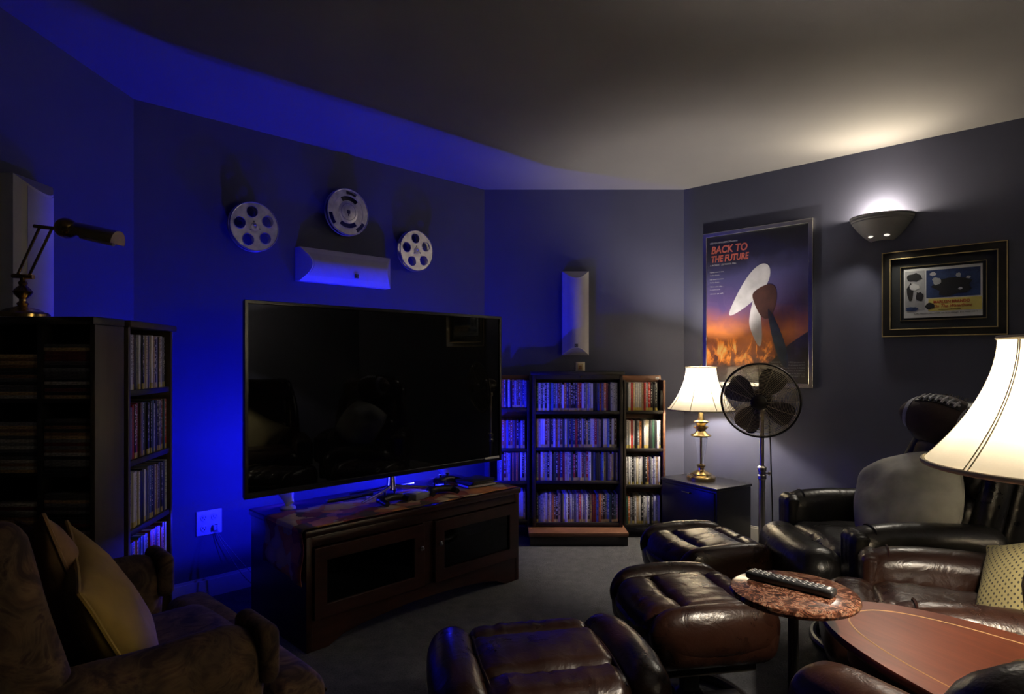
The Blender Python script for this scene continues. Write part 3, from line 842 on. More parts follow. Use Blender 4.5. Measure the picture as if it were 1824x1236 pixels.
# ------------------------------------------------------------------ DVD cabinet with two shelved doors standing open
PAL = [('white', (0.62, 0.60, 0.58)), ('white', (0.50, 0.50, 0.52)), ('pale grey', (0.30, 0.30, 0.32)), ('grey', (0.14, 0.14, 0.15)), ('black', (0.012, 0.012, 0.014)), ('black', (0.02, 0.02, 0.02)),
       ('dark blue', (0.025, 0.04, 0.14)), ('blue', (0.08, 0.15, 0.42)), ('red', (0.40, 0.03, 0.025)), ('dark red', (0.16, 0.02, 0.02)), ('brown', (0.13, 0.06, 0.03)), ('tan', (0.40, 0.28, 0.15)),
       ('orange', (0.50, 0.16, 0.04)), ('yellow', (0.50, 0.38, 0.08)), ('dark green', (0.03, 0.08, 0.05)), ('black', (0.01, 0.01, 0.012)), ('cream', (0.52, 0.46, 0.34))]
def case_mesh(w, h, d):
    me = mesh_from(box(-w/2, w/2, 0, d, 0, h, 0.0012), 'dvd_case', True, 30); me.materials.append(MATS['spine']); return me
DVD_MESH = [case_mesh(0.0142, 0.190, 0.135), case_mesh(0.0142, 0.186, 0.135), case_mesh(0.012, 0.190, 0.135), case_mesh(0.017, 0.192, 0.135), case_mesh(0.0142, 0.178, 0.135)]
DVD_W = [0.0142, 0.0142, 0.012, 0.017, 0.0142]
rng = random.Random(11)
def dvd_row(origin, rotz, x0, x1, y, z, where, group, pal=PAL, name='dvd_case', noun='DVD case', gaps=()):
    m = Matrix.Translation(origin) @ Matrix.Rotation(rotz, 4, 'Z')
    x, n = x0, 0
    while True:
        k = rng.choices(range(5), [6, 2, 1, 1, 1])[0]; w = DVD_W[k] + 0.0004
        if x + w > x1: break
        cn, c = rng.choice(pal)
        o = bpy.data.objects.new(name, DVD_MESH[k]); link(o)
        o.location = m @ Vector((x + w/2, y + rng.uniform(0, 0.006), z)); o.rotation_euler = (0, 0, rotz)
        f = rng.uniform(0.9, 1.35); o.color = (min(0.9, c[0]*f), min(0.9, c[1]*f), min(0.9, c[2]*f), 1)
        tag(o, f'{cn} {noun}, {ordinal(n)} from left, {where}', 'dvd', group)
        n += 1; x += w
    return n

CX0, CX1, CY = 0.137, 0.740, 4.20
cab = thing('dvd_cabinet', 'tall dark DVD cabinet with two shelved doors folded open', 'cabinet', (0, 0, 0), 0)
ctop = 1.128
body_bits = dict(top=(CX0 - 0.012, CX1 + 0.012, CY - 0.015, 4.46, ctop - 0.022, ctop), )
mk('top_board', box(CX0 - 0.012, CX1 + 0.012, CY - 0.015, 4.46, ctop - 0.022, ctop, 0.004), 'black_wood', cab)
for xa, xb in ((CX0, CX0 + 0.022), (CX1 - 0.022, CX1)): mk('side_panel', box(xa, xb, CY, 4.46, 0.09, ctop - 0.022, 0.002), 'dark_wood', cab)
mk('back_panel', box(CX0 + 0.022, CX1 - 0.022, 4.448, 4.46, 0.09, ctop - 0.022), 'dark_wood', cab)
CROW = [0.863, 0.620, 0.398, 0.118]
for z in CROW: mk('shelf', box(CX0 + 0.022, CX1 - 0.022, CY + 0.004, 4.448, z - 0.020, z, 0.002), 'black_wood', cab)
mk('plinth', box(CX0 - 0.02, CX1 + 0.012, 4.075, 4.46, 0, 0.062, 0.004), 'black_wood', cab)
mk('plinth_top', box(CX0 - 0.03, CX1 + 0.015, 4.065, 4.46, 0.062, 0.088, 0.005), 'cabinet_brown', cab)
mk('catch', xf(lathe([(0.006, 0), (0.006, 0.012), (0, 0.013)], 12), Matrix.Translation((0.46, CY - 0.002, ctop - 0.035)) @ UP), 'brass', cab)
mk('catch_rail', box(CX0 + 0.022, CX1 - 0.022, CY + 0.004, CY + 0.016, ctop - 0.05, ctop - 0.022), 'black_wood', cab)
def shelf_door(x0, x1, rows, top):
    y0, y1 = 4.262, 4.425
    d = mk('door', box(x0, x1, y1 - 0.014, y1, 0.05, top, 0.002), 'cabinet_brown', cab)
    for xa, xb in ((x0, x0 + 0.016), (x1 - 0.016, x1)): mk('door_side', box(xa, xb, y0, y1 - 0.014, 0.05, top - 0.03, 0.002), 'cabinet_brown' if xb > 1 else 'dark_wood', d)
    for z in rows: mk('door_shelf', box(x0 + 0.016, x1 - 0.016, y0 + 0.002, y1 - 0.014, z - 0.022, z, 0.002), 'black_wood', d)
    mk('door_top_rail', box(x0, x1, y1 - 0.03, y1 - 0.014, top - 0.045, top, 0.002), 'cabinet_brown', d)
    return d
RROW = [0.862, 0.606, 0.358, 0.092]; LROW = [0.880, 0.606, 0.386, 0.122]
shelf_door(0.757, 1.040, RROW, 1.098)
shelf_door(-0.165, 0.120, LROW, 1.098)
WN = ['top', 'second', 'third', 'bottom']
for i, z in enumerate(CROW): dvd_row((0, 0, 0), 0, CX0 + 0.026, CX1 - 0.026, CY + 0.014, z, f'{WN[i]} shelf, middle of the DVD cabinet', 'DVD cases in the cabinet')
LIGHT = [p for p in PAL if p[0] in ('white', 'pale grey', 'cream', 'tan', 'black', 'grey', 'orange', 'red', 'dark green')] + [PAL[0]] * 3 + [PAL[1]] * 2
for i, z in enumerate(RROW): dvd_row((0, 0, 0), 0, 0.776, 1.0 if i == 0 else 1.02, 4.274, z, f"{WN[i]} shelf, right door of the cabinet", 'DVD cases in the right door', LIGHT)
for i, z in enumerate(LROW):
    # only those the television and the stand leave in view
    dvd_row((0, 0, 0), 0, -0.10 if i < 3 else 0.03, 0.102, 4.274, z, f"{WN[i]} shelf, left door of the cabinet", 'DVD cases in the left door')
o = thing('black_box', 'narrow black box at the right end of the top door shelf', 'box', (1.012, 4.27, 0.862), 0)
mk('case', box(-0.009, 0.011, 0, 0.12, 0, 0.135, 0.003), 'black_plastic', o); mk('flap', box(-0.008, 0.010, -0.003, 0.0, 0.02, 0.125, 0.001), 'black_plastic', o)
o = thing('price_tag', 'tiny white tag on the top rail of the right cabinet door', 'tag', (1.016, 4.3945, 1.078), 0)
mk('card', box(-0.012, 0.012, -0.001, 0.0, -0.008, 0.008), 'card_white', o); mk('print_line', box(-0.008, 0.008, -0.0014, -0.0008, -0.002, 0.001), 'print_black', o)

# ------------------------------------------------------------------ media tower with DVDs, facing right
TR = R(98.1)
to = (-1.300, 2.272, 0)
tower = thing('dvd_tower', 'tall narrow dark tower of DVDs left of the television', 'shelf', to, TR)
TWD = 0.375
mk('top_board', box(-TWD/2 - 0.008, TWD/2 + 0.012, -0.012, 0.19, 1.318, 1.34, 0.004), 'tower_wood', tower)
for s in (-1, 1): mk('side_panel', box(s*TWD/2 - (0.018 if s > 0 else 0), s*TWD/2 + (0.018 if s < 0 else 0), 0, 0.19, 0, 1.318, 0.002), 'tower_wood', tower)
mk('back_panel', box(-TWD/2 + 0.018, TWD/2 - 0.018, 0.178, 0.19, 0.05, 1.318), 'black_wood', tower)
TROW = [1.105, 0.868, 0.632, 0.395, 0.158]
for z in TROW: mk('shelf', box(-TWD/2 + 0.018, TWD/2 - 0.018, 0.004, 0.178, z - 0.02, z, 0.002), 'black_wood', tower)
mk('kick_board', box(-TWD/2 + 0.018, TWD/2 - 0.018, 0.02, 0.034, 0, 0.138), 'black_wood', tower)
TP = [[p for p in PAL if p[0] in ('white', 'cream', 'tan', 'brown', 'grey', 'pale grey', 'black')], [p for p in PAL if p[0] in ('black', 'grey', 'dark red', 'red', 'dark green', 'brown', 'pale grey')],
      [p for p in PAL if p[0] in ('cream', 'white', 'black', 'blue', 'grey', 'tan', 'dark blue')], PAL]
for i in range(4): dvd_row(to, TR, -TWD/2 + 0.022, TWD/2 - 0.020, 0.012, TROW[i], f'{["top", "second", "third", "fourth"][i]} shelf of the tower', 'DVD cases in the tower', TP[i])

# ------------------------------------------------------------------ CD rack facing the camera
rack = thing('cd_rack', 'wide dark rack of stacked CDs at the left edge', 'shelf', (0, 0, 0), 0)
RX0, RX1, RY0, RY1, RT = -1.752, -1.268, 1.912, 2.056, 1.34
mk('top_board', box(RX0 - 0.004, RX1 + 0.003, RY0 - 0.012, RY1, RT - 0.024, RT, 0.004), 'black_wood', rack)
mk('side_panel', box(RX1 - 0.016, RX1, RY0, RY1, 0, RT - 0.024, 0.002), 'tower_wood', rack)
mk('side_panel', box(RX0, RX0 + 0.016, RY0, RY1, 0, RT - 0.024, 0.002), 'tower_wood', rack)
mk('back_panel', box(RX0 + 0.016, RX1 - 0.016, RY1 - 0.008, RY1, 0.05, RT - 0.024), 'black_wood', rack)
mk('divider', box(-1.446, -1.432, RY0 + 0.002, RY1 - 0.008, 0.05, RT - 0.024), 'black_wood', rack)
mk('divider', box(-1.602, -1.588, RY0 + 0.002, RY1 - 0.008, 0.05, RT - 0.024), 'black_wood', rack)
RS = [1.090, 0.862, 0.634, 0.400, 0.06]
for z in RS:
    for xa, xb in ((-1.432, -1.284), (-1.588, -1.446), (-1.736, -1.602)): mk('shelf', box(xa, xb, RY0 + 0.004, RY1 - 0.008, z - 0.012, z), 'black_wood', rack)
CDM = mesh_from(box(-0.071, 0.071, 0, 0.124, 0, 0.0102, 0.0008), 'cd_case'); CDM.materials.append(MATS['cd_case'])
CDP = [('black', (0.012, 0.012, 0.013)), ('black', (0.02, 0.018, 0.016)), ('dark grey', (0.055, 0.050, 0.045)), ('dark red', (0.10, 0.022, 0.018)), ('tan', (0.30, 0.19, 0.085)), ('brown', (0.15, 0.075, 0.035)), ('pale', (0.28, 0.25, 0.20)), ('grey', (0.12, 0.115, 0.105))]
rc = random.Random(5)
for cn, xc, nm in ((0, -1.358, 'right-hand'), (1, -1.517, 'left-hand')):
    for si, z in enumerate(RS[:4]):
        n = rc.choice((13, 15, 16)); zz = z
        for k in range(n):
            nmx, c = rc.choice(CDP)
            o = bpy.data.objects.new('cd_case', CDM); link(o); o.color = (c[0]*1.8, c[1]*1.8, c[2]*1.8, 1)
            o.location = (xc + rc.uniform(-0.0015, 0.0015), RY0 + 0.006 + rc.uniform(0, 0.004), zz)
            tag(o, f'{nmx} CD case, {ordinal(k)} up, {["top", "second", "third", "fourth"][si]} shelf, {nm} column', 'cd', 'CD cases in the rack')
            zz += 0.0104

# ------------------------------------------------------------------ brass desk lamp on the rack
dl = thing('desk_lamp', 'brass swing-arm desk lamp with a trough shade on the CD rack', 'lamp', (-1.556, 2.00, 1.341), R(0))
mk('base', lathe([(0.072, 0), (0.072, 0.012), (0.066, 0.018), (0.060, 0.018), (0.045, 0.028), (0.020, 0.036), (0.012, 0.040)], 40), 'brass', dl)
mk('stem', lathe([(0.012, 0.038), (0.017, 0.046), (0.010, 0.054), (0.010, 0.060), (0.022, 0.074), (0.027, 0.084), (0.020, 0.094), (0.010, 0.104), (0.013, 0.112), (0.008, 0.120), (0.008, 0.134), (0.013, 0.138), (0, 0.142)], 28), 'brass', dl)
mk('lower_pivot', tube([(-0.032, 0, 0.135), (0.034, 0, 0.131)], 0.0075, 12), 'brass', dl)
for dx in (-0.018, 0.020): mk('arm', tube([(dx, 0, 0.135), (dx + 0.072, 0, 0.290 - (0.006 if dx > 0 else 0))], 0.0042, 10), 'brass', dl)
mk('upper_pivot', tube([(0.036, 0, 0.293), (0.120, 0, 0.283)], 0.006, 12), 'brass', dl)
mk('knuckle', mv(rbox(0.066, 0.066, 0.066, 0.033, 12), 0.138, 0, 0.286), 'brass', dl)
mk('collar', xf(lathe([(0.014, 0), (0.018, 0.006), (0.012, 0.012), (0.016, 0.020), (0.013, 0.026)], 20), Matrix.Translation((0.160, 0, 0.280)) @ Matrix.Rotation(R(102), 4, 'Y')), 'brass', dl)
trough = []
for a in range(-10, 191, 10): trough.append((0.037 * math.cos(R(a)), 0.037 * math.sin(R(a))))
outer = trough; inner = [(x * 0.93, y * 0.93) for x, y in reversed(trough)]
tg = prism(outer + inner, 0, 0.130)
mk('shade', xf(tg, Matrix.Translation((0.172, 0, 0.268)) @ Matrix.Rotation(R(102), 4, 'Y') @ Matrix.Rotation(R(90), 4, 'Z')), 'antique_brass', dl, smooth=True)
mk('shade_end', xf(prism(trough, 0.130, 0.133), Matrix.Translation((0.172, 0, 0.268)) @ Matrix.Rotation(R(102), 4, 'Y') @ Matrix.Rotation(R(90), 4, 'Z')), 'antique_brass', dl)
mk('tube_bulb', tube([(0.185, 0, 0.262), (0.290, 0, 0.238)], 0.010, 12), 'white_plastic', dl)

# ------------------------------------------------------------------ black cabinet and table lamp in the corner
fr_, lf_, rt_ = Vector((1.259, 3.827)), Vector((1.009, 4.230)), Vector((1.519, 4.000))
cen = (lf_ + rt_) / 2
ang = math.atan2(fr_.y - lf_.y, fr_.x - lf_.x)          # local x along left->front edge
sub = thing('black_cabinet', 'low glossy black cabinet under the table lamp in the corner', 'cabinet', (cen.x, cen.y, 0), ang)
sw_, sd_ = (fr_ - lf_).length / 2, 0.165
mk('body', box(-sw_ + 0.006, sw_ - 0.006, -sd_ + 0.006, sd_ - 0.006, 0.03, 0.402, 0.004), 'sub_black', sub)
mk('top_board', box(-sw_, sw_, -sd_, sd_, 0.402, 0.420, 0.004), 'sub_black', sub)
mk('front_panel', box(-sw_ + 0.02, sw_ - 0.02, -sd_ - 0.004, -sd_ + 0.008, 0.05, 0.39, 0.004), 'sub_black', sub)
mk('handle', tube([(-0.03, -sd_ - 0.004, 0.36), (-0.03, -sd_ - 0.02, 0.36), (0.03, -sd_ - 0.02, 0.36), (0.03, -sd_ - 0.004, 0.36)], 0.004, 8), 'black_plastic', sub)
for a in (-1, 1):
    for b in (-1, 1): mk('foot', mv(lathe([(0.018, 0), (0.022, 0.03)], 14), a*(sw_ - 0.04), b*(sd_ - 0.04), 0), 'black_plastic', sub)

def bell(prof_fn, n_pan, n=20, seg=96, flute=0.0):
    """bell shade with vertical panels: prof_fn(t)->(r, z)"""
    vs, fs = [], []
    for i in range(n + 1):
        r, z = prof_fn(i / n)
        for k in range(seg):
            a = 2 * PI * k / seg
            rr = r * (1 - flute * (1 - abs(math.cos(a * n_pan / 2))))
            vs.append((rr * math.cos(a), rr * math.sin(a), z))
    for i in range(n):
        for k in range(seg):
            fs.append((i*seg + k, i*seg + (k+1) % seg, (i+1)*seg + (k+1) % seg, (i+1)*seg + k))
    return vs, fs

tl = thing('table_lamp', 'lit brass and glass table lamp with a cream bell shade in the corner', 'lamp', (1.238, 4.118, 0.421), R(10))
mk('base', lathe([(0.090, 0), (0.092, 0.022), (0.086, 0.030), (0.070, 0.034), (0.066, 0.044), (0.045, 0.056), (0.022, 0.066), (0.020, 0.080), (0.028, 0.090), (0.030, 0.098), (0.018, 0.104)], 48), 'antique_brass', tl)
mk('glass_column', lathe([(0.016, 0.104), (0.022, 0.14), (0.034, 0.22), (0.043, 0.280), (0.0, 0.281)], 24), 'crystal', tl)
mk('inner_rod', mv(lathe([(0.006, 0.10), (0.006, 0.29)], 12), 0, 0, 0), 'antique_brass', tl)
mk('upper_stem', lathe([(0.020, 0.278), (0.064, 0.288), (0.066, 0.294), (0.040, 0.306), (0.030, 0.320), (0.030, 0.330), (0.046, 0.342), (0.046, 0.350), (0.026, 0.358), (0.036, 0.368), (0.048, 0.376), (0.048, 0.384), (0.022, 0.392), (0.016, 0.43), (0.014, 0.50)], 40), 'antique_brass', tl)
z0, z1 = 0.462, 0.738
def pf(t): return (0.212 - 0.125 * math.sin(t * PI / 2) ** 0.62 if t > 0 else 0.212, z0 + (z1 - z0) * t)
sh = mk('lamp_shade', bell(lambda t: (0.098 + 0.116 * (1 - t) ** 1.9 + 0.0 * t, z0 + (z1 - z0) * t), 8, flute=0.05), 'shade_cloth', tl)
for k in range(8):
    a = 2 * PI * k / 8
    mk('shade_seam', tube([((0.098 + 0.116 * (1 - t) ** 1.9 + 0.001) * math.cos(a), (0.098 + 0.116 * (1 - t) ** 1.9 + 0.001) * math.sin(a), z0 + (z1 - z0) * t) for t in [i / 12 for i in range(13)]], 0.0022, 6), 'cream_trim', sh)
mk('shade_trim', ring(0.213, 0.004, 64, 8, z0), 'cream_trim', sh); mk('shade_trim', ring(0.098, 0.0035, 48, 8, z1), 'cream_trim', sh)
mk('harp', tube([(-0.012, 0, 0.49), (-0.05, 0, 0.56), (-0.045, 0, 0.66), (0, 0, 0.736), (0.045, 0, 0.66), (0.05, 0, 0.56), (0.012, 0, 0.49)], 0.0018, 6), 'antique_brass', tl)
mk('finial', lathe([(0.004, 0.734), (0.009, 0.744), (0.006, 0.752), (0.002, 0.758), (0, 0.759)], 12), 'antique_brass', tl)
mk('bulb', lathe([(0.013, 0.50), (0.016, 0.525), (0.028, 0.560), (0.028, 0.575), (0.016, 0.595), (0, 0.600)], 20), 'bulb_warm', tl)
point_light('table_lamp_light', tl, (0, 0, 0.625), TABLE_W, WARM, 0.03)

# ------------------------------------------------------------------ pedestal fan
fan = thing('pedestal_fan', 'dark metal pedestal fan with wire cage in front of the poster', 'fan', (1.478, 3.72, 0), R(-27))
for k in range(4):
    a = R(45 + 22 + 90 * k)
    mk('foot', xf(join(box(0.02, 0.22, -0.022, 0.022, 0.002, 0.020, 0.005), box(0.19, 0.22, -0.018, 0.018, 0.0, 0.004)), Matrix.Rotation(a - R(40), 4, 'Z')), 'chrome', fan)
mk('base_hub', lathe([(0.045, 0.004), (0.045, 0.03), (0.030, 0.045), (0.022, 0.075), (0.020, 0.08)], 24), 'chrome', fan)
mk('lower_pole', lathe([(0.019, 0.07), (0.019, 0.52)], 24), 'nickel', fan)
mk('height_collar', lathe([(0.021, 0.500), (0.026, 0.505), (0.026, 0.525), (0.022, 0.530), (0.022, 0.548), (0.027, 0.553), (0.027, 0.572), (0.016, 0.580)], 24), 'nickel', fan)
mk('collar_knob', xf(lathe([(0.005, 0), (0.005, 0.016), (0.012, 0.018), (0.012, 0.03), (0, 0.031)], 14), Matrix.Translation((0.018, 0, 0.538)) @ Matrix.Rotation(R(90), 4, 'Y')), 'nickel', fan)
mk('upper_pole', lathe([(0.013, 0.57), (0.013, 0.905)], 20), 'nickel', fan)
HZ, FY = 0.985, -0.135
mk('tilt_bracket', join(lathe([(0.020, 0.895), (0.024, 0.905), (0.020, 0.925), (0.012, 0.935)], 20), box(-0.014, 0.014, -0.02, 0.02, 0.925, 0.965, 0.005)), 'nickel', fan)
TL = Matrix.Translation((0, 0, HZ)) @ Matrix.Rotation(R(7), 4, 'X')
def fa(g): return xf(g, TL)
mk('motor_housing', fa(xf(lathe([(0.0, -0.055), (0.035, -0.05), (0.055, -0.02), (0.060, 0.02), (0.058, 0.055), (0.045, 0.068), (0.0, 0.07)], 32), UP)), 'fan_dark', fan)
FR = 0.215
def wires(y_rim, y_mid):
    gs = []
    n = 22
    for i in range(1, n):
        t = i / n
        rr = 0.045 + (FR - 0.045) * t
        yy = y_mid + (y_rim - y_mid) * t ** 3
        gs.append(xf(ring(rr, 0.0011, 56, 4), Matrix.Translation((0, yy, 0)) @ UP))
    for k in range(16):
        a = 2 * PI * k / 16
        gs.append(tube([((0.04 + (FR - 0.04) * t) * math.cos(a), y_mid + (y_rim - y_mid) * t ** 3, (0.04 + (FR - 0.04) * t) * math.sin(a)) for t in [i / 8 for i in range(9)]], 0.0012, 4))
    return join(*gs)
g1 = mk('front_grille', fa(wires(-0.105, -0.165)), 'fan_wire', fan); g1['kind'] = 'stuff'
g2 = mk('rear_grille', fa(wires(-0.105, -0.055)), 'fan_wire', fan); g2['kind'] = 'stuff'
mk('cage_rim', fa(xf(ring(FR, 0.006, 72, 8), Matrix.Translation((0, -0.105, 0)) @ UP)), 'fan_dark', fan)
mk('centre_cap', fa(xf(lathe([(0.044, 0.160), (0.044, 0.170), (0.036, 0.176), (0, 0.178)], 32), UP)), 'fan_dark', fan)
def blade():
    vs, fs = [], []
    nr, nw = 12, 6
    for side in (0, 1):
        for i in range(nr + 1):
            t = i / nr; r = 0.03 + 0.165 * t
            w = 0.022 + 0.050 * math.sin(min(1, t * 1.15) * PI * 0.62) ** 1.2 * (1 if t < 0.85 else math.cos((t - 0.85) / 0.15 * 1.15))
            for j in range(nw + 1):
                s = -1 + 2 * j / nw
                x = s * w
                vs.append((x, -0.115 + x * 0.32 + (0.0015 if side else -0.0015) + 0.006 * (1 - s * s), r))
    m = nw + 1; tot = (nr + 1) * m
    for i in range(nr):
        for j in range(nw):
            a, b, c, d = i*m + j, i*m + j + 1, (i+1)*m + j + 1, (i+1)*m + j
            fs.append((a, b, c, d)); fs.append((tot + a, tot + d, tot + c, tot + b))
    edge = [i*m for i in range(nr + 1)] + [nr*m + j for j in range(1, m)] + [i*m + nw for i in range(nr - 1, -1, -1)] + [j for j in range(nw - 1, 0, -1)]
    for k in range(len(edge)):
        a, b = edge[k], edge[(k + 1) % len(edge)]
        fs.append((a, b, tot + b, tot + a))
    return vs, fs
for k in range(4): mk('blade', fa(xf(blade(), Matrix.Rotation(R(30 + 90 * k), 4, 'Y'))), 'fan_dark', fan)
mk('blade_hub', fa(xf(lathe([(0.034, 0.06), (0.034, 0.13), (0.028, 0.138), (0, 0.14)], 24), UP)), 'fan_dark', fan)
mk('power_cable', tube([(0.015, 0.04, 0.93), (0.035, 0.05, 0.85), (0.045, 0.03, 0.70), (0.05, 0.03, 0.5), (0.055, 0.04, 0.3), (0.05, 0.10, 0.12), (0.06, 0.18, 0.012), (0.12, 0.26, 0.008)], 0.004, 8), 'cord_black', fan)

# ------------------------------------------------------------------ framed poster (right wall)
k2 = math.sqrt(2)
PW, PH = 0.735, 1.055
s_mid = ((1.361 - 1.246) * k2 + (1.884 - 1.246) * k2) / 2
px_, py_ = rw(s_mid, 0.0)
po = thing('film_poster', 'tall silver framed film poster with orange flames on the right wall', 'poster', (px_, py_, 1.560), -T45)
def frame_geo(w, h, t, d, bev=0.003):
    a, b = w/2, h/2
    return mv(xf(plate([(-a, -b), (a, -b), (a, b), (-a, b)], [[(-a + t, -b + t), (-a + t, b - t), (a - t, b - t), (a - t, -b + t)]], d - 2*bev, bev), UP), 0, -d/2, 0)
mk('frame', frame_geo(PW, PH, 0.022, 0.024), 'silver_frame', po, smooth=False)
mk('backing', box(-PW/2 + 0.01, PW/2 - 0.01, -0.004, 0, -PH/2 + 0.01, PH/2 - 0.01), 'black_wood', po)
mk('print_sheet', box(-PW/2 + 0.018, PW/2 - 0.018, -0.009, -0.004, -PH/2 + 0.018, PH/2 - 0.018), 'poster_print', po)
mk('glass_pane', box(-PW/2 + 0.016, PW/2 - 0.016, -0.0165, -0.0145, -PH/2 + 0.016, PH/2 - 0.016), 'pane_glass', po)
def flat(poly, y, m, nm, parent): return mk(nm, xf(prism(poly, -y, -y + 0.0006), UP), m, parent, smooth=False)
def shp(pts): return [(x * PW - PW/2, PH/2 - y * PH) for x, y in pts]
# plain printed shapes in the poster's colours: a pale arc, a light beam, dark upright wedges
def ell(cx, cy, rx, ry, rot, n=36, e=1.0):
    c, s_ = math.cos(R(rot)), math.sin(R(rot))
    out = []
    for k in range(n):
        t = 2 * PI * k / n
        x, y = rx * math.cos(t), ry * math.sin(t) * (1 + e * 0.5 * math.cos(t))
        out.append((cx + (x * c - y * s_) * PH / PW * 0.7, cy + (x * s_ + y * c)))
    return shp(out)
flat(ell(0.44, 0.40, 0.235, 0.075, -38, e=0.9), -0.0096, 'print_pale', 'printed_sweep', po)
flat(ell(0.50, 0.60, 0.055, 0.14, -8), -0.0096, 'print_pale', 'printed_beam', po)
flat(ell(0.58, 0.46, 0.11, 0.10, 20), -0.0103, 'print_brown', 'printed_disc', po)
flat(ell(0.70, 0.70, 0.20, 0.042, 66, e=0.6), -0.0103, 'print_denim', 'printed_streak', po)
def txt(s, size, x, z, m, nm, parent, y, width=None, shear=0.0, bold=0.0):
    g = text_geo(s, size, 0.0003, width, shear, bold)
    return mk(nm, mv(g, x, y, z), m, parent, smooth=False)
X0 = -PW/2 + 0.045
txt('STEVEN SPIELBERG Presents', 0.016, X0, PH/2 - 0.075, 'print_pale', 'printed_credit', po, -0.0098, 0.20)
txt('BACK TO', 0.070, X0 + 0.01, PH/2 - 0.142, 'print_orange', 'printed_title', po, -0.0098, 0.26, 0.15, 0.002)
txt('THE FUTURE', 0.062, X0 + 0.01, PH/2 - 0.202, 'print_orange', 'printed_title', po, -0.0098, 0.27, 0.15, 0.002)
txt('A ROBERT ZEMECKIS Film', 0.015, X0, PH/2 - 0.228, 'print_pale', 'printed_credit', po, -0.0098, 0.19)
for i, ln in enumerate(('He was never in time', 'for his classes...', 'He wasn\'t in time', 'for his dinner...', 'Then one day...', 'he wasn\'t in his', 'time at all.')):
    txt(ln, 0.012, X0, PH/2 - 0.275 - 0.021 * i - 0.008 * (i // 2), 'print_pale', 'printed_tagline', po, -0.0098, 0.10 if i % 2 == 0 else 0.075)

for i in range(6):
    txt('UNIVERSAL PICTURES presents A ROBERT ZEMECKIS FILM'[i * 2:i * 2 + 30], 0.013, PW/2 - 0.26, -PH/2 + 0.155 - 0.018 * i, 'print_grey', 'printed_credit', po, -0.0098, 0.21)
flat(shp([(0.62, 0.86), (0.80, 0.74), (0.97, 0.66), (0.97, 0.98), (0.40, 0.98), (0.52, 0.92)]), -0.0093, 'print_dusk', 'printed_hill', po)

# ------------------------------------------------------------------ framed lobby card
FW, FH = 0.571, 0.480
s2 = ((2.157 - 1.246) * k2 + (2.561 - 1.246) * k2) / 2
fx, fy = rw(s2)
fc = thing('framed_lobby_card', 'black framed lobby card with wide dark mat, under the wall sconce', 'picture', (fx, fy, 1.580), -T45)
mk('frame', frame_geo(FW, FH, 0.040, 0.030, 0.004), 'black_frame', fc, smooth=False)
mk('inner_edge', mv(frame_geo(FW - 0.076, FH - 0.076, 0.0035, 0.008, 0.0008), 0, -0.0225, 0), 'gold_line', fc, smooth=False)
mk('outer_edge', mv(frame_geo(FW + 0.003, FH + 0.003, 0.0032, 0.006, 0.0008), 0, -0.025, 0), 'gold_line', fc, smooth=False)
mk('backing', box(-FW/2 + 0.02, FW/2 - 0.02, -0.006, 0, -FH/2 + 0.02, FH/2 - 0.02), 'mat_board', fc)
mk('mat_board', mv(frame_geo(FW - 0.06, FH - 0.06, 0.062, 0.006, 0.0005), 0, -0.006, 0), 'mat_board', fc, smooth=False)
mk('mat_line', mv(frame_geo(0.398, 0.305, 0.0025, 0.002, 0.0002), 0, -0.0125, 0), 'gold_line', fc, smooth=False)
card = mk('card', box(-0.180, 0.180, -0.0145, -0.0065, -0.137, 0.137), 'card_white', fc, smooth=False)
cy0 = -0.0152
mk('photo_panel', box(-0.072, 0.172, cy0, -0.0144, -0.030, 0.122), 'print_blue', card)
mk('grey_panel', box(-0.174, -0.080, cy0, -0.0144, -0.095, 0.124), 'print_grey', card)
mk('yellow_band', box(-0.062, 0.178, cy0, -0.0144, -0.104, -0.036), 'card_yellow', card)
# plain dark and light blots in place of the pictures
rb = random.Random(3)
def blot(cx, cz, rx, rz, m, nm='printed_blot', dy=-0.0005):
    pts = [(cx + rx * math.cos(a) * rb.uniform(0.7, 1.1), cz + rz * math.sin(a) * rb.uniform(0.7, 1.1)) for a in [2 * PI * i / 14 for i in range(14)]]
    mk(nm, xf(prism(pts, -(cy0 + dy) - 0.0002, -(cy0 + dy) + 0.0003), UP), m, card, smooth=False)
blot(-0.127, 0.088, 0.040, 0.026, 'print_black'); blot(-0.150, 0.010, 0.016, 0.050, 'print_black'); blot(-0.105, -0.02, 0.020, 0.030, 'print_black'); blot(-0.128, 0.035, 0.026, 0.020, 'card_white', dy=-0.0009)
blot(-0.14, -0.088, 0.035, 0.014, 'print_blue', dy=-0.0009); blot(-0.055, -0.075, 0.022, 0.022, 'print_black', dy=-0.0009)
blot(0.05, 0.03, 0.095, 0.055, 'print_black'); blot(-0.022, 0.060, 0.024, 0.022, 'print_grey', dy=-0.0009); blot(0.075, 0.085, 0.014, 0.014, 'print_grey', dy=-0.0009); blot(0.12, 0.07, 0.012, 0.008, 'print_pale', dy=-0.0009); blot(0.085, 0.012, 0.011, 0.007, 'print_pale', dy=-0.0009); blot(-0.04, 0.10, 0.016, 0.012, 'print_pale', dy=-0.0009)
txt('MARLON BRANDO', 0.022, -0.038, -0.062, 'print_red', 'printed_name', card, cy0 - 0.0004, 0.165, 0, 0.0006)
txt('On The Waterfront', 0.024, -0.038, -0.086, 'print_red', 'printed_title', card, cy0 - 0.0004, 0.175, 0.3, 0.0002)
txt('AN ELIA KAZAN PRODUCTION', 0.009, -0.015, -0.099, 'print_black', 'printed_credit', card, cy0 - 0.0004, 0.10)
txt('KARL MALDEN  LEE J. COBB  with ROD STEIGER  EVA MARIE SAINT', 0.010, -0.13, -0.118, 'print_black', 'printed_credit', card, cy0 - 0.0004, 0.29)
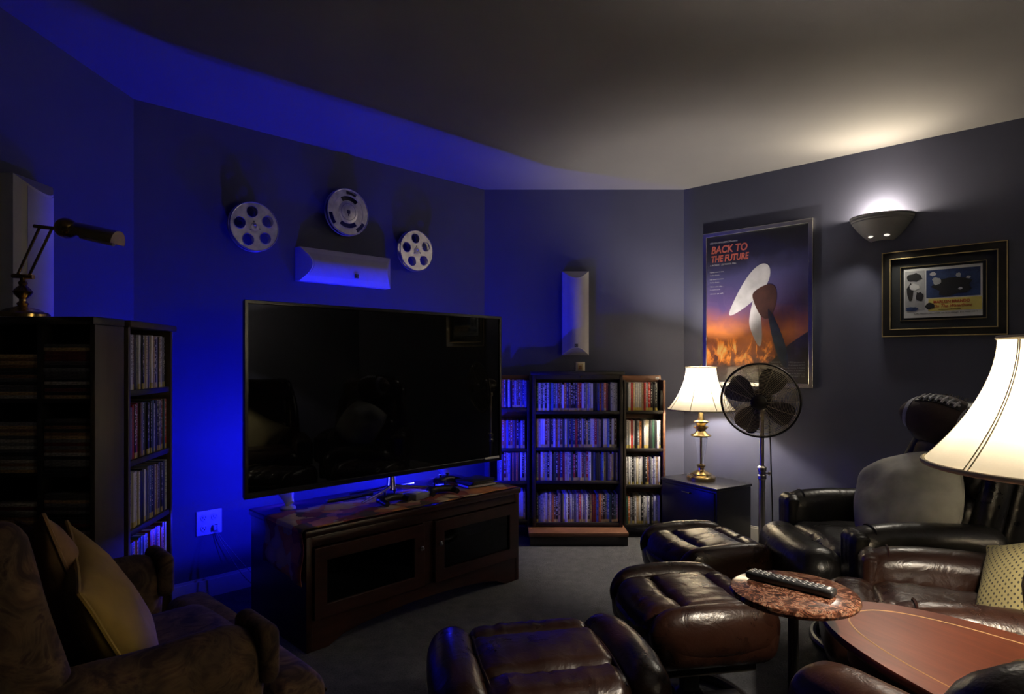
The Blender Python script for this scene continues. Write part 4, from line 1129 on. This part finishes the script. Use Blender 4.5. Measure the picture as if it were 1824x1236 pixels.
mk('glass_pane', box(-FW/2 + 0.036, FW/2 - 0.036, -0.0195, -0.0180, -FH/2 + 0.036, FH/2 - 0.036), 'pane_glass', fc)

# ------------------------------------------------------------------ wall sconce
gx, gy = rw((2.152 - 1.246) * k2)
sn = thing('wall_sconce', 'lit half-bowl plaster wall sconce above the framed card', 'wall lamp', (gx, gy, 1.895), -T45)
prof = [(0.052, 0.0), (0.062, 0.003), (0.095, 0.030), (0.130, 0.072), (0.152, 0.104), (0.158, 0.110), (0.158, 0.117), (0.163, 0.122), (0.163, 0.134), (0.170, 0.138), (0.170, 0.144), (0.160, 0.144), (0.150, 0.120), (0.125, 0.078), (0.088, 0.036), (0.052, 0.012), (0.0, 0.010)]
def squash(g): return [(v[0], v[1] * 0.92, v[2]) for v in g[0]], g[1]
mk('bowl', squash(lathe(prof, 40, PI, 2 * PI)), 'sconce_plaster', sn)
mk('wall_plate', box(-0.06, 0.06, -0.012, 0, 0.02, 0.13, 0.003), 'sconce_plaster', sn)
mk('bulb', tube([(-0.045, -0.07, 0.095), (0.045, -0.07, 0.095)], 0.008, 12), 'bulb_warm', sn)
for a in (-118, -62, -90):
    if a == -90: continue
    ca = Vector((math.cos(R(a)), math.sin(R(a)), 0))
    pts = []
    for j in range(-4, 5):
        b = R(a + j * 2.6); rr = 0.089
        pts.append((rr * math.cos(b), 0.92 * rr * math.sin(b) , 0.022))
    mk('light_slot', tube(pts, lambda t: 0.0015 + 0.0055 * math.sin(PI * t), 8), 'sconce_slot', sn)
spot_light('sconce_uplight', sn, (0, -0.085, 0.125), (0, -0.80, 1.0), SCONCE_W, (1.0, 0.84, 0.58), 112, 1.0, 0.05)
for a in (-118, -62):
    spot_light('sconce_slot_light', sn, (0.105 * math.cos(R(a)), 0.105 * math.sin(R(a)), 0.010), (0.5 * math.cos(R(a)), 0.45 * math.sin(R(a)), -0.75), SCONCE_W * 0.30, (1.0, 0.90, 0.74), 120, 0.6, 0.015)
point_light('sconce_bulb_light', sn, (0, -0.062, 0.140), SCONCE_W * 0.60, (1.0, 0.84, 0.60), 0.04)

# ------------------------------------------------------------------ leather furniture
def crease(amp=0.004, fx=9.0, fy=30.0, seed=0.0):
    """fine gathered folds for leather: returns a bending function"""
    def f(x, y, z):
        n = noise.noise(Vector((x * fx + seed, y * fy + seed * 1.7, z * 14)))
        return amp * n
    return f

def ring_foot(parent, r, z, m='black_wood'):
    mk('foot_ring', ring(r, 0.017, 56, 10, 0.017), m, parent)
    mk('foot_bar', join(box(-r, r, -0.028, 0.028, 0.008, 0.030, 0.006), box(-0.028, 0.028, -r, r, 0.008, 0.030, 0.006)), m, parent)
    mk('pedestal', lathe([(0.05, 0.03), (0.05, 0.05), (0.034, 0.065), (0.034, z)], 24), m, parent)

def ottoman(label, loc, rotz, w, d, top, seed, srw=0.235):
    o = thing('ottoman', label, 'ottoman', loc, rotz, 'leather ottomans of the recliners')
    thick = 0.15
    zc = top - 0.055 - thick / 2
    sag = lambda x, y: 0.020 * (abs(x) / (w/2)) ** 2.2 - 0.012
    def fb(x, y, z): return (x * (1 + 0.05 * (z / thick)), y * (1 + 0.05 * (z / thick)), z + sag(x, y))
    mk('body', mv(rbox(w * 0.99, d * 0.97, thick, 0.06, 14, fb), 0, 0, zc), 'leather', o)
    sr = w * srw
    for s in (-1, 1):
        def fr(x, y, z, s=s):
            t = y / (d / 2)
            bow = 0.020 * (1 - t * t)
            wr = 0.0035 * noise.noise(Vector((x * 10 + seed, y * 34, z * 12 + s)))
            k = 1 - 0.10 * abs(t) ** 2
            return (x * k + s * bow + wr, y, z * k + wr - (0.018 * abs(t) ** 3 if z > 0 else 0))
        mk('side_roll', mv(rbox(sr, d * 1.00, 0.17, 0.075, 18, fr), s * (w/2 - sr/2 - 0.004), 0, top - 0.075), 'leather', o)
    iw = w - 2 * sr + 0.075
    for s in (-1, 1):
        def ff(x, y, z, s=s):
            t = x / (iw / 2)
            bow = s * 0.030 * (1 - t * t)
            wr = 0.0058 * noise.noise(Vector((x * 58 + seed * 3, y * 6, z * 5 + s * 5)))
            return (x, y + bow * (0.6 if z > 0 else 1) + wr * 0.4, z + sag(x, 0) + wr)
        dd = d * (0.36 if s < 0 else 0.26)
        mk('front_roll' if s < 0 else 'back_roll', mv(rbox(iw, dd, 0.15, 0.068, 40, ff), 0, s * (d/2 - dd/2 - 0.012), top - 0.078), 'leather', o)
    pd = d * 0.52
    def fp(x, y, z):
        tx, ty = x / (iw/2), y / (pd/2)
        wr = 0.005 * noise.noise(Vector((x * 34 + seed * 2, y * 8 + x * 10, 0.3)))
        up = 0.018 * max(0, 1 - tx * tx) * max(0, 1 - ty * ty)
        return (x, y, z + (up + wr if z > 0 else 0) + sag(x, y))
    mk('centre_panel', mv(rbox(iw * 0.98, pd, 0.09, 0.040, 36, fp), 0, d * 0.05, top - 0.055), 'leather', o)
    # piped seams between panel and rolls
    for s in (-1, 1):
        pts = [(s * (iw/2 - 0.030 + 0.012 * (1 - t * t)), d * 0.42 * t, top - 0.022 - 0.012 * abs(t) ** 2) for t in [-1 + i / 8 for i in range(17)]]
        mk('seam', tube(pts, 0.0035, 6), 'leather', o)
    mk('under_frame', box(-w * 0.36, w * 0.36, -d * 0.34, d * 0.34, zc - thick/2 - 0.03, zc - thick/2 + 0.015, 0.006), 'black_wood', o)
    ring_foot(o, min(w, d) * 0.44, zc - thick/2 - 0.02)
    return o
ottoman('dark leather ottoman nearest the fan and the corner', (0.865, 2.83, 0), R(-76), 0.46, 0.45, 0.425, 1.3, 0.20)
ottoman('dark leather ottoman in the middle, beside the marble table', (0.620, 2.20, 0), R(-80), 0.48, 0.45, 0.425, 4.1, 0.20)
ottoman('brown leather ottoman in the foreground, in front of the television stand', (0.085, 1.735, 0), R(12), 0.60, 0.47, 0.425, 7.7)

def recliner(name, label, loc, rotz, seed, hw=0.30, back=True, arm_len=0.56, m='leather', lean=14.0, az=0.0, ends=True):
    """local: faces -y, x across; arms at +-hw"""
    o = thing(name, label, 'recliner', loc, rotz, 'leather recliners')
    iw = 2 * hw - 0.10
    def wr(a, x, y, z, fx, fy): return a * noise.noise(Vector((x * fx + seed, y * fy, z * 11 + seed)))
    # seat: main cushion, front bolster
    mk('seat', mv(rbox(iw, 0.50, 0.17, 0.07, 18, lambda x, y, z: (x, y, z + wr(0.007, x, y, z, 9, 26) + 0.020 * (1 - (x / (iw/2)) ** 2) * (z > 0))), 0, -0.06, 0.385), m, o)
    mk('seat_bolster', mv(rbox(iw + 0.03, 0.19, 0.20, 0.085, 20, lambda x, y, z: (x, y - 0.020 * (1 - (x / (iw/2)) ** 2), z + wr(0.006, x, y, z, 34, 8))), 0, -0.345, 0.375), m, o)
    mk('seat_base', mv(rbox(iw + 0.02, 0.58, 0.10, 0.03, 8), 0, -0.06, 0.265), m, o)
    for s in (-1, 1):
        def fa_(x, y, z):
            t = y / (arm_len / 2)
            return (x * (1 + 0.16 * math.cos(z * 12)) + wr(0.002, x, y, z, 12, 14), y, z + (0.012 * (1 - t * t) if z > 0 else 0) - 0.022 * max(0, -t) ** 4 + wr(0.002, x, y, z, 10, 22))
        a = mk('arm', mv(rbox(0.130, arm_len, 0.235, 0.058, 18, fa_), s * hw, -0.02, 0.475 + az), m, o)
        mk('arm_panel', mv(rbox(0.07, arm_len * 0.86, 0.16, 0.02, 8), s * hw, 0.0, 0.295 + az), m, o)
        if not ends: continue
        # gathered end piece and its stitched seam
        yf = -0.02 - arm_len/2 + 0.035
        mk('arm_end', mv(rbox(0.138, 0.075, 0.215, 0.036, 16, lambda x, y, z: (x + 0.003 * math.sin(z * 160), y + 0.002 * math.sin(x * 190), z + 0.002 * math.sin(x * 210))), s * hw, yf, 0.470 + az), m, a)
        pts = []
        for i in range(28):
            an = 2 * PI * i / 28
            ex, ez = 0.0655, 0.119
            n_ = (abs(math.cos(an)) ** 3.0 + abs(math.sin(an)) ** 3.0) ** (-1 / 3.0)
            pts.append((s * hw + ex * n_ * math.cos(an), yf + 0.046, 0.477 + az + ez * n_ * math.sin(an)))
        mk('arm_piping', tube(pts, 0.0036, 6, True), m, a)
    if back:
        M = Matrix.Translation((0, 0.20, 0.40)) @ Matrix.Rotation(-R(lean), 4, 'X')
        bw = iw + 0.02
        def fbk(x, y, z): return (x, y + 0.035 * (x / (bw/2)) ** 2 * -1, z + wr(0.003, x, y, z, 8, 8))
        mk('back_shell', xf(mv(rbox(bw + 0.04, 0.12, 0.62, 0.05, 14), 0, 0.10, 0.28), M), m, o)
        mk('lumbar_cushion', xf(mv(rbox(bw - 0.10, 0.15, 0.26, 0.07, 14, fbk), 0, 0.01, 0.15), M), m, o)
        mk('upper_cushion', xf(mv(rbox(bw - 0.10, 0.15, 0.22, 0.07, 14, fbk), 0, 0.01, 0.37), M), m, o)
        mk('headrest', xf(mv(rbox(bw - 0.02, 0.17, 0.21, 0.08, 16, fbk), 0, -0.005, 0.545), M), m, o)
        for s in (-1, 1): mk('wing_roll', xf(tube([(s * (bw/2 - 0.01), 0.02, 0.02), (s * (bw/2), -0.02, 0.18), (s * (bw/2 - 0.005), -0.015, 0.34), (s * (bw/2 - 0.02), 0.01, 0.48)], lambda t: 0.052 - 0.012 * abs(t - 0.4), 14), M), m, o)
    ring_foot(o, 0.27, 0.24)
    return o
recliner('recliner', 'dark leather recliner beside the fan with a sage cushion', (1.560, 2.635, 0), R(-93), 2.0, 0.315, m='leather_black')
recliner('recliner', 'brown leather recliner beside the oval table with a dotted cushion', (1.405, 1.830, 0), R(-114), 5.0, 0.270, arm_len=0.60, az=-0.032)
recliner('recliner', 'brown leather recliner whose arm shows at the bottom edge', (0.425, 0.925, 0), R(200), 9.0, 0.33, arm_len=0.62, lean=28.5, ends=False)

def pillow(w, h, t, n=22, pinch=0.10, seed=0.0, crumple=0.006, rnd=0.0):
    vs, fs = [], []
    for side in (1, -1):
        for i in range(n + 1):
            for j in range(n + 1):
                u, v = -1 + 2 * i / n, -1 + 2 * j / n
                u, v = math.sin(u * PI / 2), math.sin(v * PI / 2)
                u0, v0 = u, v
                u, v = u * math.sqrt(1 - rnd * v * v / 2), v * math.sqrt(1 - rnd * u * u / 2)
                x = u * w/2 * (1 - pinch * (1 - v * v) * abs(u) ** 3); y = v * h/2 * (1 - pinch * (1 - u * u) * abs(v) ** 3)
                k = (max(0, 1 - abs(u0)**2.3) * max(0, 1 - abs(v0)**2.3)) ** 0.52
                z = side * t/2 * k + crumple * noise.noise(Vector((u * 2.2 + seed, v * 2.2, seed + side))) * (0.3 + k)
                vs.append((x, y, z if k > 0.001 else crumple * 0.3 * noise.noise(Vector((u * 2.2 + seed, v * 2.2, seed)))))
    m = (n + 1) ** 2
    for sd in (0, 1):
        for i in range(n):
            for j in range(n):
                a, b, c, d = i*(n+1)+j, i*(n+1)+j+1, (i+1)*(n+1)+j+1, (i+1)*(n+1)+j
                fs.append((a, b, c, d) if sd == 0 else (m + a, m + d, m + c, m + b))
    edge = [j for j in range(n)] + [i*(n+1)+n for i in range(n)] + [n*(n+1)+j for j in range(n, 0, -1)] + [i*(n+1) for i in range(n, 0, -1)]
    for k in range(len(edge)):
        a, b = edge[k], edge[(k+1) % len(edge)]
        fs.append((a, b, m + b, m + a))
    return vs, fs, [tuple((Vector(vs[e]) + Vector(vs[m + e])) / 2) for e in edge]

def cushion(name, label, loc, rot, w, h, t, m, trim, seed, pinch=0.10, rnd=0.0, crumple=0.006):
    o = thing(name, label, 'cushion', loc, 0); o.rotation_euler = rot
    vs, fs, edge = pillow(w, h, t, seed=seed, pinch=pinch, rnd=rnd, crumple=crumple)
    mk('cover', (vs, fs), m, o, angle=80)
    mk('piping', tube(edge, 0.005, 6, True), trim, o)
    return o
# sage velvet cushion on the far recliner
cushion('throw_cushion', 'sage green velvet cushion leaning in the far recliner', (1.610, 2.57, 0.645), (R(56), R(-18), R(-58)), 0.44, 0.40, 0.20, 'sage_velvet', 'sage_velvet', 1.0, 0.02, 0.55, 0.016)
cushion('throw_cushion', 'olive cushion with small dark dots at the right edge', (1.440, 1.700, 0.545), (R(60), R(-25), R(-82)), 0.44, 0.42, 0.17, 'dotted_cloth', 'dotted_cloth', 3.0)

# football-shaped cushion over the far recliner's headrest
fb = thing('football_cushion', 'brown football cushion with white laces on top of the far recliner', 'cushion', (1.80, 2.63, 0.955), 0)
fb.rotation_euler = (R(0), R(10), R(-66))
def ball(x, y, z): return (x, y, z)
def foot_geo(a, b, n=28, seg=32):
    prof = []
    for i in range(n + 1):
        t = -1 + 2 * i / n
        prof.append((b * (1 - t * t) ** 0.72, a * t))
    return lathe(prof, seg)
AX = Matrix.Rotation(R(90), 4, 'Y')
mk('cover', xf(foot_geo(0.185, 0.105), AX), 'football_brown', fb)
for s in (-1, 1):
    t = 0.62 * s; rr = 0.105 * (1 - t * t) ** 0.72
    mk('white_stripe', xf(lathe([(0.105 * (1 - q * q) ** 0.72 + 0.0018, 0.185 * q) for q in (t - 0.07, t - 0.035, t, t + 0.035, t + 0.07)], 32, close=False), AX), 'football_white', fb)
lp = [(0.185 * q, 0, 0) for q in (-0.45, 0.45)]
def on_ball(q, off, ang):
    r = 0.105 * (1 - q * q) ** 0.72 + off
    return (0.185 * q, r * math.sin(ang), r * math.cos(ang))
LA = R(-28)
def strip(q0, q1, da, off):
    vs, fs = [], []
    n = 12
    for i in range(n + 1):
        q = q0 + (q1 - q0) * i / n
        for e in (-da, da):
            vs.append(on_ball(q, off, LA + e)); vs.append(on_ball(q, off - 0.006, LA + e))
    for i in range(n):
        a = 4 * i; b = a + 4
        fs += [(a, a+2, b+2, b), (a, b, b+1, a+1), (a+2, a+3, b+3, b+2)]
    fs += [(0, 1, 3, 2), (4*n, 4*n+2, 4*n+3, 4*n+1)]
    return vs, fs
mk('lace_backing', strip(-0.50, 0.50, 0.24, 0.003), 'print_black', fb)
mk('lace_strip', strip(-0.44, 0.44, 0.07, 0.006), 'football_white', fb)
for k in range(7):
    q = -0.38 + 0.127 * k
    mk('lace', tube([on_ball(q, 0.006, LA + e) for e in (-0.20, -0.1, 0, 0.1, 0.20)], 0.005, 6), 'football_white', fb)
fr_g = []
rf = random.Random(2)
for k in range(70):
    q = -0.85 + 1.7 * k / 69; a = R(30) + rf.uniform(-0.1, 0.1)
    p = Vector(on_ball(q, -0.004, a)); d = Vector((rf.uniform(-0.3, 0.3), math.sin(a), math.cos(a))).normalized()
    fr_g.append(tube([tuple(p), tuple(p + d * 0.018), tuple(p + d * 0.03 + Vector((0, 0, -0.006)))], lambda t: 0.0018 * (1 - 0.6 * t), 4))
f_ = mk('fringe', join(*fr_g), 'fringe_grey', fb); f_['kind'] = 'stuff'

# ------------------------------------------------------------------ little marble table and remote
mt = thing('marble_table', 'small round marble-topped drinks table with a slim black post', 'table', (0.674, 1.507, 0), 0)
mk('table_top', mv(lathe([(0.09, 0.0), (0.134, 0.0), (0.142, 0.004), (0.145, 0.011), (0.142, 0.018), (0.135, 0.021), (0.0, 0.022)], 64), 0, 0, 0.638), 'marble', mt)
mk('mount', mv(lathe([(0.02, 0.623), (0.06, 0.630), (0.06, 0.639), (0, 0.639)], 24), 0, 0, 0), 'black_plastic', mt)
mk('post', lathe([(0.012, 0.03), (0.012, 0.63)], 20), 'black_plastic', mt)
mk('foot_plate', lathe([(0.14, 0.0), (0.142, 0.010), (0.13, 0.020), (0.03, 0.030), (0.012, 0.034)], 48), 'black_plastic', mt)
rm = thing('remote_control', 'long black remote control lying on the marble table', 'remote', (0.672, 1.522, 0.6603), math.atan2(-0.200, 0.205))
mk('body', mv(rbox(0.205, 0.038, 0.018, 0.006, 10), 0, 0, 0.0090), 'black_plastic', rm)
bt = []
for i in range(14):
    for j in range(3):
        if i in (4, 9) and j != 1: continue
        bt.append(box(-0.092 + i * 0.0125, -0.092 + i * 0.0125 + 0.0065, -0.0135 + j * 0.0105, -0.0135 + j * 0.0105 + 0.0055, 0.0175, 0.0198, 0.0005))
b_ = mk('buttons', join(*bt), 'button_grey', rm); b_['kind'] = 'stuff'
mk('end_button', box(0.086, 0.092, -0.010, 0.010, 0.0175, 0.0195, 0.0005), 'white_plastic', rm)

# ------------------------------------------------------------------ oval table with inlay line (local y = long axis)
OA, OB, OZ = 0.62, 0.245, 0.575
ovx, ovy = 1.105, 1.080
ot = thing('oval_table', 'oval reddish wooden end table with a pale inlaid line', 'table', (ovx, ovy, 0), R(25.0))
def oval(a, b, n=72): return [(b * math.copysign(abs(math.cos(t)) ** 0.9, math.cos(t)), a * math.copysign(abs(math.sin(t)) ** 0.9, math.sin(t))) for t in [2 * PI * k / n for k in range(n)]]
def oval_slab(prof):
    vs, fs = [], []
    n = 72
    for off, z in prof: vs += [(x, y, z) for x, y in oval(OA + off, OB + off, n)]
    for i in range(len(prof) - 1):
        for k in range(n): fs.append((i*n + k, i*n + (k+1) % n, (i+1)*n + (k+1) % n, (i+1)*n + k))
    fs.append(tuple(reversed(range(n)))); fs.append(tuple(range((len(prof)-1)*n, len(prof)*n)))
    return vs, fs
mk('table_top', oval_slab([(-0.03, OZ - 0.024), (-0.008, OZ - 0.022), (0, OZ - 0.014), (0, OZ - 0.006), (-0.004, OZ)]), 'table_wood', ot)
inl = [(x, y, OZ - 0.0008) for x, y in oval(OA - 0.065, OB - 0.058, 96)]
mk('inlay_line', tube(inl, 0.0022, 6, True), 'inlay_wood', ot)
mk('apron', oval_slab([(-0.06, OZ - 0.095), (-0.06, OZ - 0.024)]), 'cherry_wood', ot)
for sx in (-1, 1):
    for sy in (-1, 1):
        mk('leg', mv(lathe([(0.014, 0), (0.018, 0.03), (0.016, 0.2), (0.024, 0.42), (0.018, 0.44), (0.026, 0.46), (0.026, OZ - 0.09)], 18), sx * 0.115, sy * 0.33, 0), 'cherry_wood', ot)
mk('lower_shelf', oval_slab([(-0.10, 0.18), (-0.09, 0.19), (-0.10, 0.20)]), 'cherry_wood', ot)

# ------------------------------------------------------------------ large lit lamp on the oval table
LX, LY = 1.050, 1.205
nl = thing('table_lamp', 'large lit cream bell-shaded lamp on the oval table at right', 'lamp', (LX, LY, OZ + 0.0005), R(12))
mk('base', lathe([(0.085, 0), (0.085, 0.016), (0.075, 0.026), (0.045, 0.034), (0.022, 0.050), (0.030, 0.075), (0.052, 0.13), (0.058, 0.19), (0.044, 0.26), (0.022, 0.31), (0.026, 0.325), (0.014, 0.34), (0.012, 0.42)], 40), 'antique_brass', nl)
ZB, ZT = 1.000 - OZ, 1.252 - OZ
RB, RT2 = 0.222, 0.095
def nprof(t): return (RT2 + (RB - RT2) * (1 - t) ** 1.85, ZB + (ZT - ZB) * t)
ns = mk('lamp_shade', bell(nprof, 6, 26, 120, 0.03), 'shade_cloth_near', nl)
for k in range(6):
    a = 2 * PI * k / 6
    for da in (-0.02, 0.02):
        mk('shade_seam', tube([((nprof(t)[0] + 0.0008) * math.cos(a + da), (nprof(t)[0] + 0.0008) * math.sin(a + da), nprof(t)[1]) for t in [i / 14 for i in range(15)]], 0.0013, 6), 'cream_trim', ns)
mk('shade_trim', ring(RB - 0.001, 0.0055, 72, 8, ZB), 'cream_trim', ns); mk('shade_trim', ring(RT2, 0.0045, 56, 8, ZT), 'cream_trim', ns)
mk('bulb', mv(lathe([(0.013, 0.42), (0.016, 0.445), (0.030, 0.485), (0.030, 0.500), (0.018, 0.525), (0, 0.53)], 20), 0, 0, 0), 'bulb_warm', nl)
mk('harp', tube([(-0.012, 0, 0.41), (-0.055, 0, 0.48), (-0.045, 0, 0.60), (0, 0, ZT - 0.002), (0.045, 0, 0.60), (0.055, 0, 0.48), (0.012, 0, 0.41)], 0.002, 6), 'antique_brass', nl)
mk('finial', mv(lathe([(0.004, -0.004), (0.010, 0.006), (0.006, 0.016), (0, 0.02)], 12), 0, 0, ZT), 'antique_brass', nl)
point_light('near_lamp_light', nl, (0, 0, 0.555), FRONT_W, WARM, 0.03)

# ------------------------------------------------------------------ floral armchair at left (local: faces -y)
ac = thing('armchair', 'floral brocade armchair in the dark left foreground', 'armchair', (-1.050, 1.490, 0), R(45 + 90 + 0))
AHW = 0.36
def soft(a, fx=6, seed=0.0):
    return lambda x, y, z: (x + a * noise.noise(Vector((x*fx, y*fx + seed, z*fx))), y + a * noise.noise(Vector((x*fx + 9, y*fx, z*fx + seed))), z + a * noise.noise(Vector((x*fx, y*fx + 5, z*fx + seed))))
mk('seat_frame', mv(rbox(2*AHW - 0.04, 0.70, 0.22, 0.04, 12), 0, -0.06, 0.22), 'brocade', ac)
mk('seat_front', mv(rbox(2*AHW + 0.08, 0.13, 0.24, 0.04, 12), 0, -0.385, 0.225), 'brocade', ac)
mk('cushion_front', mv(rbox(2*AHW + 0.10, 0.15, 0.12, 0.05, 14, soft(0.005, 8, 2.0)), 0, -0.385, 0.395), 'brocade', ac)
mk('seat_cushion', mv(rbox(2*AHW - 0.12, 0.64, 0.14, 0.06, 16, lambda x, y, z: (x, y, z + 0.02 * (1 - (x/0.34)**2) * (z > 0))), 0, -0.09, 0.385), 'brocade', ac)
for s in (-1, 1):
    def fr2(x, y, z): return (x, y, z - 0.03 * max(0, y / 0.3) - 0.004 * math.sin(y * 20))
    mk('arm', mv(rbox(0.145, 0.62, 0.32, 0.072, 18, lambda x, y, z: soft(0.008, 7, s)(x * (1 + 0.12 * (z > 0)), y, z)), s * AHW, 0.01, 0.455), 'brocade', ac)
    mk('arm_front', mv(rbox(0.165, 0.05, 0.13, 0.024, 12), s * AHW, -0.295, 0.555), 'brocade', ac)
MB = Matrix.Translation((0, 0.26, 0.36)) @ Matrix.Rotation(R(-14), 4, 'X')
mk('back', xf(mv(rbox(2*AHW + 0.02, 0.17, 0.62, 0.08, 20, lambda x, y, z: (x, y, z - 0.06 * (abs(x)/AHW)**3 * (z > 0))), 0, 0.06, 0.25), MB), 'brocade', ac)
mk('back_cushion', xf(mv(rbox(2*AHW - 0.16, 0.14, 0.50, 0.065, 16), 0, -0.05, 0.26), MB), 'brocade', ac)
for s in (-1, 1):
    mk('wing', xf(mv(rbox(0.10, 0.34, 0.38, 0.048, 14, soft(0.006, 8, s * 3)), s * (AHW - 0.01), -0.09, 0.33), MB), 'brocade', ac)
    for yy in (-0.33, 0.26): mk('leg', mv(lathe([(0.016, 0), (0.022, 0.06), (0.028, 0.12)], 14), s * (AHW - 0.06), yy, 0), 'dark_wood', ac)
studs = []
for k in range(40):
    x = -AHW - 0.01 + (2*AHW + 0.02) * k / 39
    studs.append(xf(lathe([(0.0065, 0), (0.0055, 0.003), (0.003, 0.005), (0, 0.0055)], 8), Matrix.Translation((x, -0.4605, 0.395)) @ UP))
st = mk('nail_trim', join(*studs), 'antique_brass', ac); st['kind'] = 'stuff'
cushion('throw_cushion', 'tan cushion tucked behind the gold one in the floral armchair', (-1.085, 1.520, 0.645), (R(72), R(12), R(135)), 0.40, 0.40, 0.12, 'tan_velvet', 'tan_velvet', 11.0)
cushion('throw_cushion', 'gold velvet cushion leaning at the front in the floral armchair', (-0.935, 1.475, 0.595), (R(66), R(-8), R(128)), 0.42, 0.40, 0.13, 'gold_velvet', 'gold_velvet', 13.0)

# ------------------------------------------------------------------ added fill lamp, out of view to the right, brightens the room
fl = thing('fill_lamp', 'added fill lamp with a cream drum shade beyond the right edge', 'lamp', (3.15, 0.55, 0), 0)
mk('base', lathe([(0.14, 0), (0.14, 0.015), (0.12, 0.025), (0.02, 0.035), (0.012, 0.05)], 40), 'antique_brass', fl)
mk('pole', lathe([(0.012, 0.04), (0.012, 1.42)], 16), 'antique_brass', fl)
mk('lamp_shade', bell(lambda t: (0.23 - 0.06 * t, 1.36 + 0.26 * t), 6, 8, 60, 0.0), 'shade_cloth_fill', fl)
mk('bulb', lathe([(0.013, 1.42), (0.030, 1.47), (0.030, 1.49), (0, 1.52)], 16), 'bulb_warm', fl)
point_light('fill_lamp_light', fl, (0, 0, 1.54), FILL_W, WARM, 0.03)
